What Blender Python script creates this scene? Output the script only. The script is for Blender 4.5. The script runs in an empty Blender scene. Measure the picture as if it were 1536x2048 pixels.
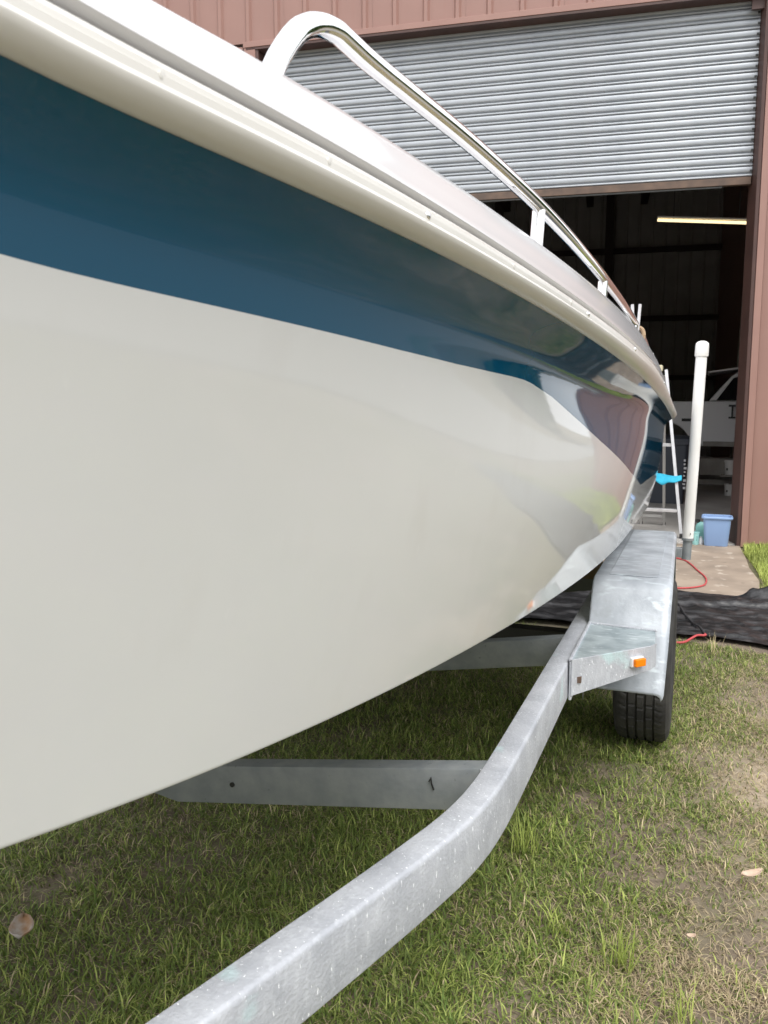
import bpy, math, random
import numpy as np
from mathutils import Vector, Matrix
random.seed(7); rng = np.random.default_rng(11)
scene = bpy.context.scene
C = scene.collection
PI = math.pi
rad = math.radians

# ------------------------------------------------------------------ camera
cam_d = bpy.data.cameras.new('camera'); cam = bpy.data.objects.new('camera', cam_d); C.objects.link(cam)
scene.camera = cam
YAW, PITCH, EYE = rad(20.978), rad(7.5155), 1.35
cam.location = (0, 0, EYE)
cam.rotation_euler = (PI/2 - PITCH, 0, YAW)
cam_d.sensor_fit = 'VERTICAL'; cam_d.sensor_height = 4.923; cam_d.sensor_width = 3.692; cam_d.lens = 3.99
cam_d.clip_start = 0.02; cam_d.clip_end = 500
cam_d.dof.use_dof = True; cam_d.dof.focus_distance = 2.6; cam_d.dof.aperture_fstop = 1.8

# ------------------------------------------------------------------ light
SUN_EL, SUN_AZ = rad(54), rad(146)          # azimuth measured clockwise from +Y
world = bpy.data.worlds.new('World'); scene.world = world; world.use_nodes = True
wn, wl = world.node_tree.nodes, world.node_tree.links
bg = wn['Background']; sky = wn.new('ShaderNodeTexSky'); sky.sky_type = 'NISHITA'
sky.sun_disc = False; sky.sun_elevation = SUN_EL; sky.sun_rotation = SUN_AZ
sky.air_density = 1.0; sky.dust_density = 3.0; sky.ozone_density = 1.0
hsv = wn.new('ShaderNodeHueSaturation'); hsv.inputs['Saturation'].default_value = 0.30
wl.new(sky.outputs[0], hsv.inputs['Color']); ov = wn.new('ShaderNodeMix'); ov.data_type = 'RGBA'; ov.inputs['Factor'].default_value = 0.55     # thin bright overcast over the clear sky
ov.inputs['B'].default_value = (7.6, 7.7, 7.9, 1); wl.new(hsv.outputs[0], ov.inputs['A']); wl.new(ov.outputs['Result'], bg.inputs['Color'])
bg.inputs['Strength'].default_value = 0.15
sun_d = bpy.data.lights.new('sun', 'SUN'); sun = bpy.data.objects.new('sun', sun_d); C.objects.link(sun)
sun_d.energy = 1.0; sun_d.angle = rad(28); sun_d.color = (1.0, 0.96, 0.9)
sdir = Vector((math.sin(SUN_AZ)*math.cos(SUN_EL), math.cos(SUN_AZ)*math.cos(SUN_EL), math.sin(SUN_EL)))
sun.rotation_euler = sdir.to_track_quat('Z', 'Y').to_euler()
scene.view_settings.view_transform = 'Standard'; scene.view_settings.look = 'None'
scene.view_settings.gamma = 1; scene.view_settings.use_curve_mapping = False
scene.view_settings.exposure = 0.86
scene.cycles.max_bounces = 8; scene.cycles.use_denoising = True
scene.cycles.sample_clamp_indirect = 6

# ------------------------------------------------------------------ materials
def material(name, col, rough=0.5, metal=0.0, col2=None, scale=8, detail=4, lo=0.35, hi=0.65, bump=0.0, bscale=60,
             stretch=(1, 1, 1), coat=0.0, spec=0.5, rvar=0.0):
    m = bpy.data.materials.new(name); m.use_nodes = True
    n, l = m.node_tree.nodes, m.node_tree.links; b = n['Principled BSDF']
    b.inputs['Base Color'].default_value = (*col, 1); b.inputs['Roughness'].default_value = rough
    b.inputs['Metallic'].default_value = metal; b.inputs['Specular IOR Level'].default_value = spec
    b.inputs['Coat Weight'].default_value = coat; b.inputs['Coat Roughness'].default_value = 0.03
    tc = n.new('ShaderNodeTexCoord'); mp = n.new('ShaderNodeMapping'); mp.inputs['Scale'].default_value = stretch
    l.new(tc.outputs['Object'], mp.inputs['Vector'])
    if col2 is not None:
        t = n.new('ShaderNodeTexNoise'); t.inputs['Scale'].default_value = scale; t.inputs['Detail'].default_value = detail
        l.new(mp.outputs[0], t.inputs['Vector'])
        r = n.new('ShaderNodeMapRange'); r.inputs['From Min'].default_value = lo; r.inputs['From Max'].default_value = hi
        l.new(t.outputs['Fac'], r.inputs['Value'])
        mx = n.new('ShaderNodeMix'); mx.data_type = 'RGBA'
        mx.inputs['A'].default_value = (*col, 1); mx.inputs['B'].default_value = (*col2, 1)
        l.new(r.outputs[0], mx.inputs['Factor']); l.new(mx.outputs['Result'], b.inputs['Base Color'])
        m['mix'] = mx.name
        if rvar:
            rr = n.new('ShaderNodeMapRange'); rr.inputs['To Min'].default_value = rough - rvar; rr.inputs['To Max'].default_value = rough + rvar
            l.new(t.outputs['Fac'], rr.inputs['Value']); l.new(rr.outputs[0], b.inputs['Roughness'])
    if bump:
        t2 = n.new('ShaderNodeTexNoise'); t2.inputs['Scale'].default_value = bscale; t2.inputs['Detail'].default_value = 5
        l.new(mp.outputs[0], t2.inputs['Vector'])
        bp = n.new('ShaderNodeBump'); bp.inputs['Strength'].default_value = bump; bp.inputs['Distance'].default_value = 0.01
        l.new(t2.outputs['Fac'], bp.inputs['Height']); l.new(bp.outputs[0], b.inputs['Normal'])
    return m

def overlay(m, col, scale, lo, hi, stretch=(1, 1, 1), amount=1.0):
    """another layer of stains / scratches / painted highlights over the base colour"""
    n, l = m.node_tree.nodes, m.node_tree.links; b = n['Principled BSDF']
    tc = n.new('ShaderNodeTexCoord'); mp = n.new('ShaderNodeMapping'); mp.inputs['Scale'].default_value = stretch
    t = n.new('ShaderNodeTexNoise'); t.inputs['Scale'].default_value = scale; t.inputs['Detail'].default_value = 6
    l.new(tc.outputs['Object'], mp.inputs['Vector']); l.new(mp.outputs[0], t.inputs['Vector'])
    r = n.new('ShaderNodeMapRange'); r.inputs['From Min'].default_value = lo; r.inputs['From Max'].default_value = hi
    r.inputs['To Max'].default_value = amount
    l.new(t.outputs['Fac'], r.inputs['Value'])
    mx = n.new('ShaderNodeMix'); mx.data_type = 'RGBA'; mx.inputs['B'].default_value = (*col, 1)
    inp = b.inputs['Base Color']
    if inp.links: l.new(inp.links[0].from_socket, mx.inputs['A'])
    else: mx.inputs['A'].default_value = inp.default_value
    l.new(r.outputs[0], mx.inputs['Factor']); l.new(mx.outputs['Result'], inp)
    return m

M = {}
M['gel_white'] = material('white_gelcoat', (0.695, 0.705, 0.70), 0.045, col2=(0.675, 0.685, 0.68), scale=3, spec=1.0)
overlay(M['gel_white'], (0.60, 0.59, 0.57), 9, 0.58, 0.78, (1, 1, 0.4), 0.32)
overlay(M['gel_white'], (0.80, 0.80, 0.79), 55, 0.72, 0.80, (1, 0.6, 0.18), 0.35)
M['gel_blue'] = material('blue_gelcoat', (0.004, 0.076, 0.150), 0.045, col2=(0.005, 0.079, 0.155), scale=3, spec=0.55)
M['bottom'] = material('hull_bottom', (0.5, 0.49, 0.45), 0.4)
M['rub'] = material('cream_vinyl', (0.67, 0.655, 0.62), 0.24, col2=(0.63, 0.615, 0.575), scale=5)
M['deck'] = material('white_deck', (0.62, 0.615, 0.625), 0.12)
M['inner'] = material('cockpit_white', (0.7, 0.7, 0.68), 0.4)
M['steel'] = material('polished_stainless', (0.86, 0.855, 0.85), 0.07, 1.0)
M['galv'] = material('galvanised_steel', (0.42, 0.44, 0.48), 0.62, 0.12, (0.53, 0.55, 0.59), 14, 7, 0.35, 0.65, 0.22, 160, rvar=0.10)
overlay(M['galv'], (0.95, 0.97, 1.0), 190, 0.665, 0.69, (1, 1, 0.30), 1.0)
overlay(M['galv'], (0.66, 0.69, 0.73), 80, 0.52, 0.70, (1, 1, 0.3), 0.4)
overlay(M['galv'], (0.36, 0.38, 0.42), 6, 0.56, 0.70, (1, 1, 0.5), 0.45)
overlay(M['galv'], (0.55, 0.76, 0.77), 6, 0.63, 0.70, amount=0.6)
M['galv_blotch'] = material('galvanised_sheet', (0.33, 0.36, 0.395), 0.5, 0.3, (0.47, 0.505, 0.545), 9, 7, 0.38, 0.62, 0.08, 90, rvar=0.10)
overlay(M['galv_blotch'], (0.62, 0.69, 0.72), 30, 0.55, 0.68, (0.6, 2.2, 1), 0.55)
overlay(M['galv_blotch'], (0.28, 0.30, 0.315), 18, 0.58, 0.72, amount=0.5)
M['galv_step'] = material('galvanised_step', (0.30, 0.36, 0.385), 0.42, 0.35, (0.46, 0.53, 0.55), 16, 7, 0.36, 0.60, 0.10, 70)
overlay(M['galv_step'], (0.66, 0.72, 0.74), 34, 0.58, 0.68, (0.7, 2.0, 1), 0.8)
M['galv_dull'] = material('dull_galvanised', (0.24, 0.265, 0.28), 0.55, 0.3, (0.31, 0.33, 0.34), 20, 6, bump=0.1)
overlay(M['galv_dull'], (0.12, 0.13, 0.13), 70, 0.66, 0.74, amount=0.6)
M['rubber'] = material('tyre_rubber', (0.022, 0.022, 0.023), 0.75, col2=(0.045, 0.044, 0.042), scale=14, bump=0.15, bscale=200)
M['rim'] = material('rim_steel', (0.45, 0.46, 0.47), 0.4, 0.7)
M['dark_steel'] = material('dark_steel', (0.05, 0.05, 0.05), 0.6)
M['bunk'] = material('bunk_wood', (0.40, 0.30, 0.19), 0.8, col2=(0.30, 0.22, 0.13), scale=10)
M['carpet'] = material('bunk_carpet', (0.03, 0.03, 0.035), 0.95)
M['amber'] = material('amber_lens', (0.95, 0.24, 0.0), 0.2)
M['pvc'] = material('white_pvc', (0.86, 0.855, 0.84), 0.3, col2=(0.76, 0.75, 0.72), scale=6)
M['pink'] = material('pink_siding', (0.315, 0.180, 0.148), 0.42, col2=(0.285, 0.162, 0.134), scale=1.3, bump=0.03, bscale=4)
overlay(M['pink'], (0.30, 0.16, 0.13), 3, 0.55, 0.75, (4, 4, 0.4), 0.5)
M['pink_trim'] = material('pink_trim', (0.33, 0.188, 0.155), 0.45, col2=(0.30, 0.168, 0.138), scale=3)
M['brown'] = material('brown_steel', (0.085, 0.042, 0.034), 0.5, col2=(0.065, 0.034, 0.028), scale=4)
M['slat'] = material('galvanised_slat', (0.37, 0.395, 0.425), 0.42, 0.3, (0.425, 0.45, 0.475), 5, 5, rvar=0.05)
overlay(M['slat'], (0.36, 0.375, 0.395), 2.5, 0.58, 0.72, amount=0.5)
M['bar'] = material('rusty_bottom_bar', (0.16, 0.105, 0.075), 0.7, col2=(0.10, 0.07, 0.055), scale=9)
M['seal'] = material('rubber_seal', (0.10, 0.105, 0.105), 0.6)
M['inwall'] = material('inner_liner', (0.40, 0.39, 0.37), 0.7, col2=(0.33, 0.32, 0.30), scale=2)
M['inroof'] = material('roof_insulation', (0.62, 0.60, 0.55), 0.7, col2=(0.5, 0.48, 0.44), scale=1.5)
M['purlin'] = material('red_oxide_steel', (0.05, 0.035, 0.032), 0.7)
M['floor'] = material('shop_concrete', (0.52, 0.50, 0.47), 0.6, col2=(0.42, 0.40, 0.375), scale=2.2, detail=7, bump=0.05)
M['apron'] = material('weathered_concrete', (0.36, 0.29, 0.225), 0.85, col2=(0.25, 0.20, 0.155), scale=3, detail=8, bump=0.25, bscale=40)
overlay(M['apron'], (0.55, 0.48, 0.40), 9, 0.60, 0.70, amount=0.8)
overlay(M['apron'], (0.13, 0.10, 0.075), 5, 0.62, 0.72, amount=0.7)
M['gravel'] = material('gravel', (0.30, 0.285, 0.265), 0.9, col2=(0.20, 0.19, 0.175), scale=30, detail=6, bump=0.5)
M['tarp'] = material('black_plastic', (0.010, 0.010, 0.011), 0.36, col2=(0.020, 0.020, 0.021), scale=7, detail=6, bump=0.6, bscale=26)
overlay(M['tarp'], (0.12, 0.12, 0.125), 10, 0.52, 0.72, (0.9, 1.4, 1), 0.5)  # pale scuffs, also painting highlights of the wrinkles into the colour
M['red_cord'] = material('red_cord', (0.50, 0.07, 0.075), 0.5)
M['black_cord'] = material('black_cord', (0.03, 0.03, 0.032), 0.5)
M['blue_tub'] = material('blue_plastic', (0.26, 0.385, 0.62), 0.4, col2=(0.24, 0.36, 0.59), scale=4)
M['teal'] = material('teal_plastic', (0.33, 0.62, 0.60), 0.4)
M['teal_dark'] = material('sea_green_plastic', (0.16, 0.37, 0.35), 0.45)
M['black'] = material('black_plastic_part', (0.02, 0.02, 0.02), 0.45)
M['alu'] = material('ladder_aluminium', (0.72, 0.72, 0.73), 0.35, 0.6, (0.62, 0.62, 0.63), 12)
M['alu_dull'] = material('worn_aluminium', (0.42, 0.41, 0.39), 0.5, 0.4)
M['cyan'] = material('cyan_cloth', (0.03, 0.42, 0.64), 0.85, col2=(0.05, 0.5, 0.72), scale=20, bump=0.3, bscale=120)
M['bin'] = material('grey_bin', (0.055, 0.062, 0.078), 0.5)
M['white_paint'] = material('white_paint', (0.80, 0.80, 0.81), 0.3)
M['bucket'] = material('white_bucket', (0.72, 0.71, 0.68), 0.4)
M['glass'] = material('dark_glass', (0.010, 0.012, 0.013), 0.05)
M['bench'] = material('bench_board', (0.33, 0.31, 0.28), 0.7, col2=(0.25, 0.235, 0.21), scale=6)
M['leaf_tan'] = material('dry_leaf', (0.36, 0.21, 0.11), 0.8, col2=(0.50, 0.46, 0.42), scale=30)
M['chip'] = material('pale_chip', (0.60, 0.46, 0.36), 0.8, col2=(0.5, 0.36, 0.26), scale=40)
M['leaf_yellow'] = material('yellow_leaf', (0.55, 0.30, 0.02), 0.7)
M['cream'] = material('cream_cap', (0.72, 0.66, 0.46), 0.5)
M['rope'] = material('tan_rope', (0.42, 0.30, 0.19), 0.9)
M['sticker'] = material('white_sticker', (0.7, 0.7, 0.7), 0.5)
M['foliage'] = material('tree_foliage', (0.045, 0.085, 0.022), 0.7, col2=(0.075, 0.12, 0.03), scale=0.6)
M['bluegrey'] = material('blue_grey_paint', (0.10, 0.13, 0.18), 0.4)

def emission(name, col, s):
    m = bpy.data.materials.new(name); m.use_nodes = True
    b = m.node_tree.nodes['Principled BSDF']
    b.inputs['Base Color'].default_value = (*col, 1)
    b.inputs['Emission Color'].default_value = (*col, 1); b.inputs['Emission Strength'].default_value = s
    return m
M['tube'] = emission('lit_tube', (1.0, 0.80, 0.44), 0.9)

# soil with patches
def soil_material():
    m = material('soil', (0.205, 0.16, 0.12), 0.95, col2=(0.125, 0.098, 0.072), scale=6, detail=9, lo=0.35, hi=0.68, bump=0.6, bscale=45)
    overlay(m, (0.27, 0.22, 0.165), 2.2, 0.50, 0.66, amount=0.7)
    overlay(m, (0.12, 0.13, 0.05), 1.1, 0.46, 0.60, amount=0.6)
    overlay(m, (0.36, 0.30, 0.22), 130, 0.58, 0.72, amount=0.6)
    return m
M['soil'] = soil_material()

def grass_material():
    m = bpy.data.materials.new('grass_blades'); m.use_nodes = True
    n, l = m.node_tree.nodes, m.node_tree.links; b = n['Principled BSDF']
    a = n.new('ShaderNodeAttribute'); a.attribute_name = 'blade'
    l.new(a.outputs['Color'], b.inputs['Base Color']); b.inputs['Roughness'].default_value = 0.6
    b.inputs['Specular IOR Level'].default_value = 0.25
    b.inputs['Subsurface Weight'].default_value = 0.0
    tr = n.new('ShaderNodeBsdfTranslucent'); l.new(a.outputs['Color'], tr.inputs['Color'])
    mx = n.new('ShaderNodeMixShader'); mx.inputs[0].default_value = 0.25
    l.new(b.outputs[0], mx.inputs[1]); l.new(tr.outputs[0], mx.inputs[2]); l.new(mx.outputs[0], n['Material Output'].inputs['Surface'])
    return m
M['grass'] = grass_material()

# ------------------------------------------------------------------ helpers
class MB:
    """collects shapes in world coordinates; build() links them as ONE mesh object"""
    def __init__(self): self.v = []; self.f = []; self.mi = []
    def add(self, vs, fs, mi=0):
        o = len(self.v); self.v += [tuple(map(float, p)) for p in vs]; self.f += [tuple(i + o for i in f) for f in fs]; self.mi += [mi]*len(fs)
        return self
    def hexa(self, p, mi=0):      # 8 corners: bottom ring 0-3, top ring 4-7
        return self.add(p, [(3, 2, 1, 0), (4, 5, 6, 7), (0, 1, 5, 4), (1, 2, 6, 5), (2, 3, 7, 6), (3, 0, 4, 7)], mi)
    def box(self, c, s, mi=0, rz=0.0):
        x, y, z = (q/2 for q in s); ca, sa = math.cos(rz), math.sin(rz)
        P = [(-x, -y, -z), (x, -y, -z), (x, y, -z), (-x, y, -z), (-x, -y, z), (x, -y, z), (x, y, z), (-x, y, z)]
        return self.hexa([(c[0] + a*ca - b*sa, c[1] + a*sa + b*ca, c[2] + d) for a, b, d in P], mi)
    def bar(self, a, b, w, h, up=(0, 0, 1), mi=0):
        a, b, up = Vector(a), Vector(b), Vector(up); d = (b - a).normalized(); s = d.cross(up)
        if s.length < 1e-5: s = d.cross(Vector((1, 0, 0)))
        s.normalize(); u = s.cross(d)
        q = [(-1, -1), (1, -1), (1, 1), (-1, 1)]
        return self.hexa([a + s*w/2*i + u*h/2*j for i, j in q] + [b + s*w/2*i + u*h/2*j for i, j in q], mi)
    def tube(self, pts, r, n=12, caps=True, mi=0):
        pts = [Vector(p) for p in pts]; k = len(pts); rs = r if isinstance(r, (list, tuple)) else [r]*k
        t0 = (pts[1] - pts[0]).normalized(); ref = Vector((0, 0, 1)) if abs(t0.z) < 0.9 else Vector((1, 0, 0))
        s = t0.cross(ref).normalized(); vs = []
        for i in range(k):
            t = (pts[min(i + 1, k - 1)] - pts[max(i - 1, 0)]).normalized()
            s = (s - t*s.dot(t)).normalized(); u = t.cross(s)
            for j in range(n):
                a = 2*PI*j/n; vs.append(pts[i] + (s*math.cos(a) + u*math.sin(a))*rs[i])
        fs = [(i*n + j, i*n + (j + 1) % n, (i + 1)*n + (j + 1) % n, (i + 1)*n + j) for i in range(k - 1) for j in range(n)]
        if caps: fs += [tuple(range(n - 1, -1, -1)), tuple((k - 1)*n + j for j in range(n))]
        return self.add(vs, fs, mi)
    def prism(self, poly, depth_vec, mi=0):   # poly: list of 3d points; swept along depth_vec
        n = len(poly); d = Vector(depth_vec); P = [Vector(p) for p in poly]
        vs = P + [p + d for p in P]
        return self.add(vs, [tuple(range(n)), tuple(range(2*n - 1, n - 1, -1))] + [(i + n, (i + 1) % n + n, (i + 1) % n, i) for i in range(n)], mi)
    def lathe(self, prof, c, axis='z', n=32, mi=0, close=False):
        vs = []; k = len(prof)
        for j in range(n):
            a = 2*PI*j/n
            for r, h in prof:
                x, y = r*math.cos(a), r*math.sin(a)
                vs.append((c[0] + x, c[1] + y, c[2] + h) if axis == 'z' else (c[0] + h, c[1] + x, c[2] + y))
        fs = [(j*k + i, ((j + 1) % n)*k + i, ((j + 1) % n)*k + i + 1, j*k + i + 1) for j in range(n) for i in range(k - 1)]
        return self.add(vs, fs, mi)
    def grid(self, P, mi=0, flip=False):      # P: array (a, b, 3)
        P = np.asarray(P); a, b = P.shape[:2]; o = []
        for i in range(a - 1):
            for j in range(b - 1):
                q = (i*b + j, (i + 1)*b + j, (i + 1)*b + j + 1, i*b + j + 1); o.append(q[::-1] if flip else q)
        return self.add(P.reshape(-1, 3), o, mi)
    def build(self, name, mat, parent=None, angle=35, bevel=0.0, recalc=True):
        loc = Vector(parent.get('world_loc', (0, 0, 0))) if parent else Vector((0, 0, 0))
        me = bpy.data.meshes.new(name); me.from_pydata([tuple(Vector(p) - loc) for p in self.v], [], self.f)
        mats = mat if isinstance(mat, (list, tuple)) else [mat]
        for m in mats: me.materials.append(m)
        if any(self.mi): me.polygons.foreach_set('material_index', self.mi)
        if recalc:
            import bmesh
            bm = bmesh.new(); bm.from_mesh(me); bmesh.ops.recalc_face_normals(bm, faces=bm.faces); bm.to_mesh(me); bm.free()
        me.polygons.foreach_set('use_smooth', [True]*len(me.polygons)); me.set_sharp_from_angle(angle=rad(angle)); me.update()
        o = bpy.data.objects.new(name, me); C.objects.link(o)
        if parent: o.parent = parent; o['world_loc'] = tuple(loc)
        if bevel:
            b = o.modifiers.new('bevel', 'BEVEL'); b.width = bevel; b.segments = 2; b.limit_method = 'ANGLE'; b.angle_limit = rad(40); b.harden_normals = True
        return o

def thing(name, label, cat, loc=(0, 0, 0), group=None):
    o = bpy.data.objects.new(name, None); C.objects.link(o); o.location = loc; o['world_loc'] = tuple(loc); o.empty_display_size = 0.1
    o['label'] = label; o['category'] = cat
    if group: o['group'] = group
    return o
def tag(o, label, cat, group=None):
    o['label'] = label; o['category'] = cat
    if group: o['group'] = group
    return o
def struct(o): o['kind'] = 'structure'; return o
def clone(o, parent, off=(0, 0, 0)):          # a copy of a part beside the first, mesh data shared
    c = o.copy(); C.objects.link(c); c.parent = parent; c.location = Vector(o.location) + Vector(off); return c

def vnoise(x, y, seed=0):                     # smooth value noise, 0..1
    x = np.asarray(x, float); y = np.asarray(y, float); xi, yi = np.floor(x), np.floor(y); fx, fy = x - xi, y - yi
    h = lambda a, b: np.modf(np.abs(np.sin(a*127.1 + b*311.7 + seed*74.7)*43758.5453))[0]
    sx, sy = fx*fx*(3 - 2*fx), fy*fy*(3 - 2*fy)
    return (h(xi, yi)*(1 - sx) + h(xi + 1, yi)*sx)*(1 - sy) + (h(xi, yi + 1)*(1 - sx) + h(xi + 1, yi + 1)*sx)*sy
def fbm(x, y, seed=0, o=4): return sum(vnoise(x*2**i, y*2**i, seed + i)*0.5**(i + 1) for i in range(o))/(1 - 0.5**o)
def sstep(a, b, x): t = np.clip((np.asarray(x, float) - a)/(b - a), 0, 1); return t*t*(3 - 2*t)

# ------------------------------------------------------------------ ground
xs = np.concatenate([[-120, -60, -25, -10, -5], np.arange(-3, 3.61, 0.12), [4.5, 6, 9, 15, 25, 60, 120]])
ys = np.concatenate([[-120, -50, -20, -8, -3, -1], np.arange(0, 7.01, 0.12), [8, 10, 15, 25, 60, 120]])
gx, gy = np.meshgrid(xs, ys, indexing='ij')
near = sstep(4, 3, np.abs(gx))*sstep(7.2, 6, gy)
gz = (fbm(gx*1.6, gy*1.6, 3) - 0.55)*0.03*near - 0.012
mb = MB(); mb.grid(np.stack([gx, gy, gz], -1))
gr = struct(mb.build('ground', M['soil'], angle=180, recalc=False))
worn = lambda x, y: np.clip(1.1*np.exp(-((x - 0.28)/0.24)**2 - ((y - 3.05)/0.7)**2)*(2.6*fbm(x*6, y*6, 17) - 0.65).clip(0, 1.2) + 0.35*sstep(0.0, 0.5, x)*sstep(2.0, 2.5, y)*sstep(4.8, 4.2, y), 0, 1)
at = gr.data.attributes.new('worn', 'FLOAT', 'POINT'); at.data.foreach_set('value', worn(gx, gy).reshape(-1).astype(np.float32))
n_, l_ = M['soil'].node_tree.nodes, M['soil'].node_tree.links; b_n = n_['Principled BSDF']; an = n_.new('ShaderNodeAttribute'); an.attribute_name = 'worn'
mx_ = n_.new('ShaderNodeMix'); mx_.data_type = 'RGBA'; mx_.inputs['B'].default_value = (0.40, 0.325, 0.24, 1); l_.new(b_n.inputs['Base Color'].links[0].from_socket, mx_.inputs['A'])
l_.new(an.outputs['Fac'], mx_.inputs['Factor']); l_.new(mx_.outputs['Result'], b_n.inputs['Base Color'])

def ground_z(x, y):
    return (fbm(x*1.6, y*1.6, 3) - 0.55)*0.03*sstep(4, 3, np.abs(x))*sstep(7.2, 6, y) - 0.012

# building frame: a runs along the front wall to the left, o out of the wall towards the boat
J = Vector((0.366, 8.43, 0.0)); DA = Vector((-0.9933, -0.1153, 0)).normalized(); NO = Vector((0.1153, -0.9933, 0)).normalized()
def W(a, z, o=0.0): p = J + DA*a + NO*o; return (p.x, p.y, z)

# concrete apron in front of the door, shop floor behind it, gravel drive to the right
mb = MB(); n = 40
edge = [(0.372, 8.40), (0.40, 7.7), (0.405, 7.3), (0.45, 6.8), (0.43, 6.35), (0.10, 6.02), (-0.6, 5.95), (-5.2, 5.7), (-5.2, 7.75)]
mb.prism([(x, y, -0.05) for x, y in edge], (0, 0, 0.062)); struct(mb.build('concrete_apron', M['apron'], bevel=0.01))
mb = MB(); mb.prism([W(-1.42, -0.05, -0.02), W(7.2, -0.05, -0.02), W(7.2, -0.05, -13.9), W(-1.42, -0.05, -13.9)], (0, 0, 0.068)); struct(mb.build('shop_floor', M['floor']))
mb = MB(); mb.add([(2.6, -30, 0.004), (7.2, -30, 0.004), (7.4, 3, 0.004), (16, 60, 0.004), (12.5, 60, 0.004), (3.4, 3, 0.004)], [(0, 1, 2, 5), (5, 2, 3, 4)])
struct(mb.build('gravel_drive', M['gravel']))

# ------------------------------------------------------------------ workshop building
bld = thing('workshop_building', 'pink ribbed metal workshop with its tall roller door half open', 'building', J)
def rib_profile(width, pitch=0.305):
    pts = [(0, 0)]; a = 0.04
    while a < width - 0.05:
        pts += [(a, 0), (a + 0.018, 0.028), (a + 0.05, 0.028), (a + 0.068, 0)]
        a += pitch
    pts.append((width, 0)); return pts
def siding(a0, z0, z1, o=0.0, width=0.912, name='siding_sheet', mat=None):
    mb = MB(); pr = rib_profile(width)
    P = [[W(a0 + s, z, o + h) for z in (z0, z1)] for s, h in pr]; mb.grid(P)
    P = [[W(a0 + s, z, o - 0.03) for z in (z0, z1)] for s in (0, width)]; mb.grid(P)
    return mb.build(name, mat or M['pink'], bld, angle=20)
LZ = 4.9
first = siding(-0.07, LZ + 0.056, 6.6)
for k in range(1, 8): clone(first, bld, DA*0.914*k)
s1 = siding(-0.985, 0.03, 6.6); siding(-1.48, 0.03, 6.6, width=0.494)
s2 = siding(4.95, 0.03, LZ + 0.026); clone(s2, bld, DA*0.914); clone(s2, bld, DA*1.828)
# trims
mb = MB(); mb.prism([W(-0.004, 0.0, 0.036), W(-0.066, 0.0, 0.036), W(-0.066, 0.0, -0.002), W(-0.004, 0.0, -0.002)], (0, 0, LZ - 0.002)); jt = mb.build('jamb_trim', M['pink_trim'], bld, bevel=0.004)
mb = MB(); mb.prism([W(0.0, 0.0, 0.03), W(0.0, 0.0, -0.22), W(0.062, 0.0, -0.22), W(0.03, 0.0, 0.024)], (0, 0, LZ)); mb.build('door_jamb', M['brown'], bld, bevel=0.003)
mb = MB(); mb.prism([W(4.80, 0.0, 0.03), W(4.80, 0.0, -0.22), W(4.745, 0.0, -0.22), W(4.77, 0.0, 0.024)], (0, 0, LZ)); mb.build('door_jamb', M['brown'], bld, bevel=0.003)
mb = MB(); mb.prism([W(4.80, 0.0, 0.036), W(4.92, 0.0, 0.036), W(4.92, 0.0, -0.002), W(4.80, 0.0, -0.002)], (0, 0, LZ - 0.002)); mb.build('jamb_trim', M['pink_trim'], bld, bevel=0.004)
mb = MB(); mb.prism([W(-0.07, LZ, 0.040), W(4.93, LZ, 0.040), W(4.93, LZ, -0.004), W(-0.07, LZ, -0.004)], (0, 0, 0.055)); mb.build('lintel_trim', M['pink_trim'], bld, bevel=0.004)
mb = MB(); mb.prism([W(-0.05, LZ - 0.004, 0.036), W(4.9, LZ - 0.004, 0.036), W(4.9, LZ - 0.004, -0.20), W(-0.05, LZ - 0.004, -0.20)], (0, 0, -0.02)); mb.build('door_lintel', M['brown'], bld)
mb = MB(); mb.prism([W(0.035, LZ - 0.026, -0.03), W(0.14, LZ - 0.026, -0.03), W(0.14, LZ - 0.026, -0.06), W(0.035, LZ - 0.026, -0.06)], (0, 0, -0.10)); mb.build('door_stop', M['brown'], bld)
# roller door
DZ0, PITCH_S = 3.385, 0.0895
slat_prof = [(0.0045, -0.022), (0.0050, 0.004), (0.009, 0.010), (0.015, 0.0115), (0.021, 0.008), (0.026, 0.000), (0.029, -0.007), (0.033, -0.008), (0.037, -0.001), (0.041, 0.008), (0.046, 0.0105), (0.066, 0.0115), (0.080, 0.0105), (0.0865, 0.007), (0.0890, 0.001), (0.0892, -0.022)]
mb = MB(); mb.grid([[W(a, DZ0 + z, -0.125 + o) for z, o in slat_prof] for a in (0.052, 4.75)], 0)
mb.grid([[W(a, DZ0 + z, -0.150) for z in (0, 0.0895)] for a in (0.052, 4.75)], 0)
door = MB(); door.prism([W(0.058, DZ0 - 0.070, -0.10), W(4.744, DZ0 - 0.070, -0.10), W(4.744, DZ0 - 0.070, -0.15), W(0.058, DZ0 - 0.070, -0.15)], (0, 0, 0.066))
rd = door.build('roller_door', M['bar'], bld, bevel=0.004); rd['label'] = 'grey roller door with a rusty brown bottom bar'
sl = mb.build('slat', M['slat'], rd, angle=50)
for k in range(1, 18): clone(sl, rd, (0, 0, PITCH_S*k))
mb = MB(); mb.prism([W(0.3, DZ0 - 0.084, -0.115), W(4.744, DZ0 - 0.084, -0.115), W(4.744, DZ0 - 0.084, -0.14), W(0.3, DZ0 - 0.084, -0.14)], (0, 0, 0.013)); mb.build('rubber_seal', M['seal'], rd)
ends = MB()
for k in range(17): ends.box(W(0.062 + 0.004*(k % 2), DZ0 + PITCH_S*k + 0.05, -0.112), (0.022, 0.012, 0.016))
e = ends.build('end_locks', M['dark_steel'], rd); e['kind'] = 'stuff'
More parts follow.
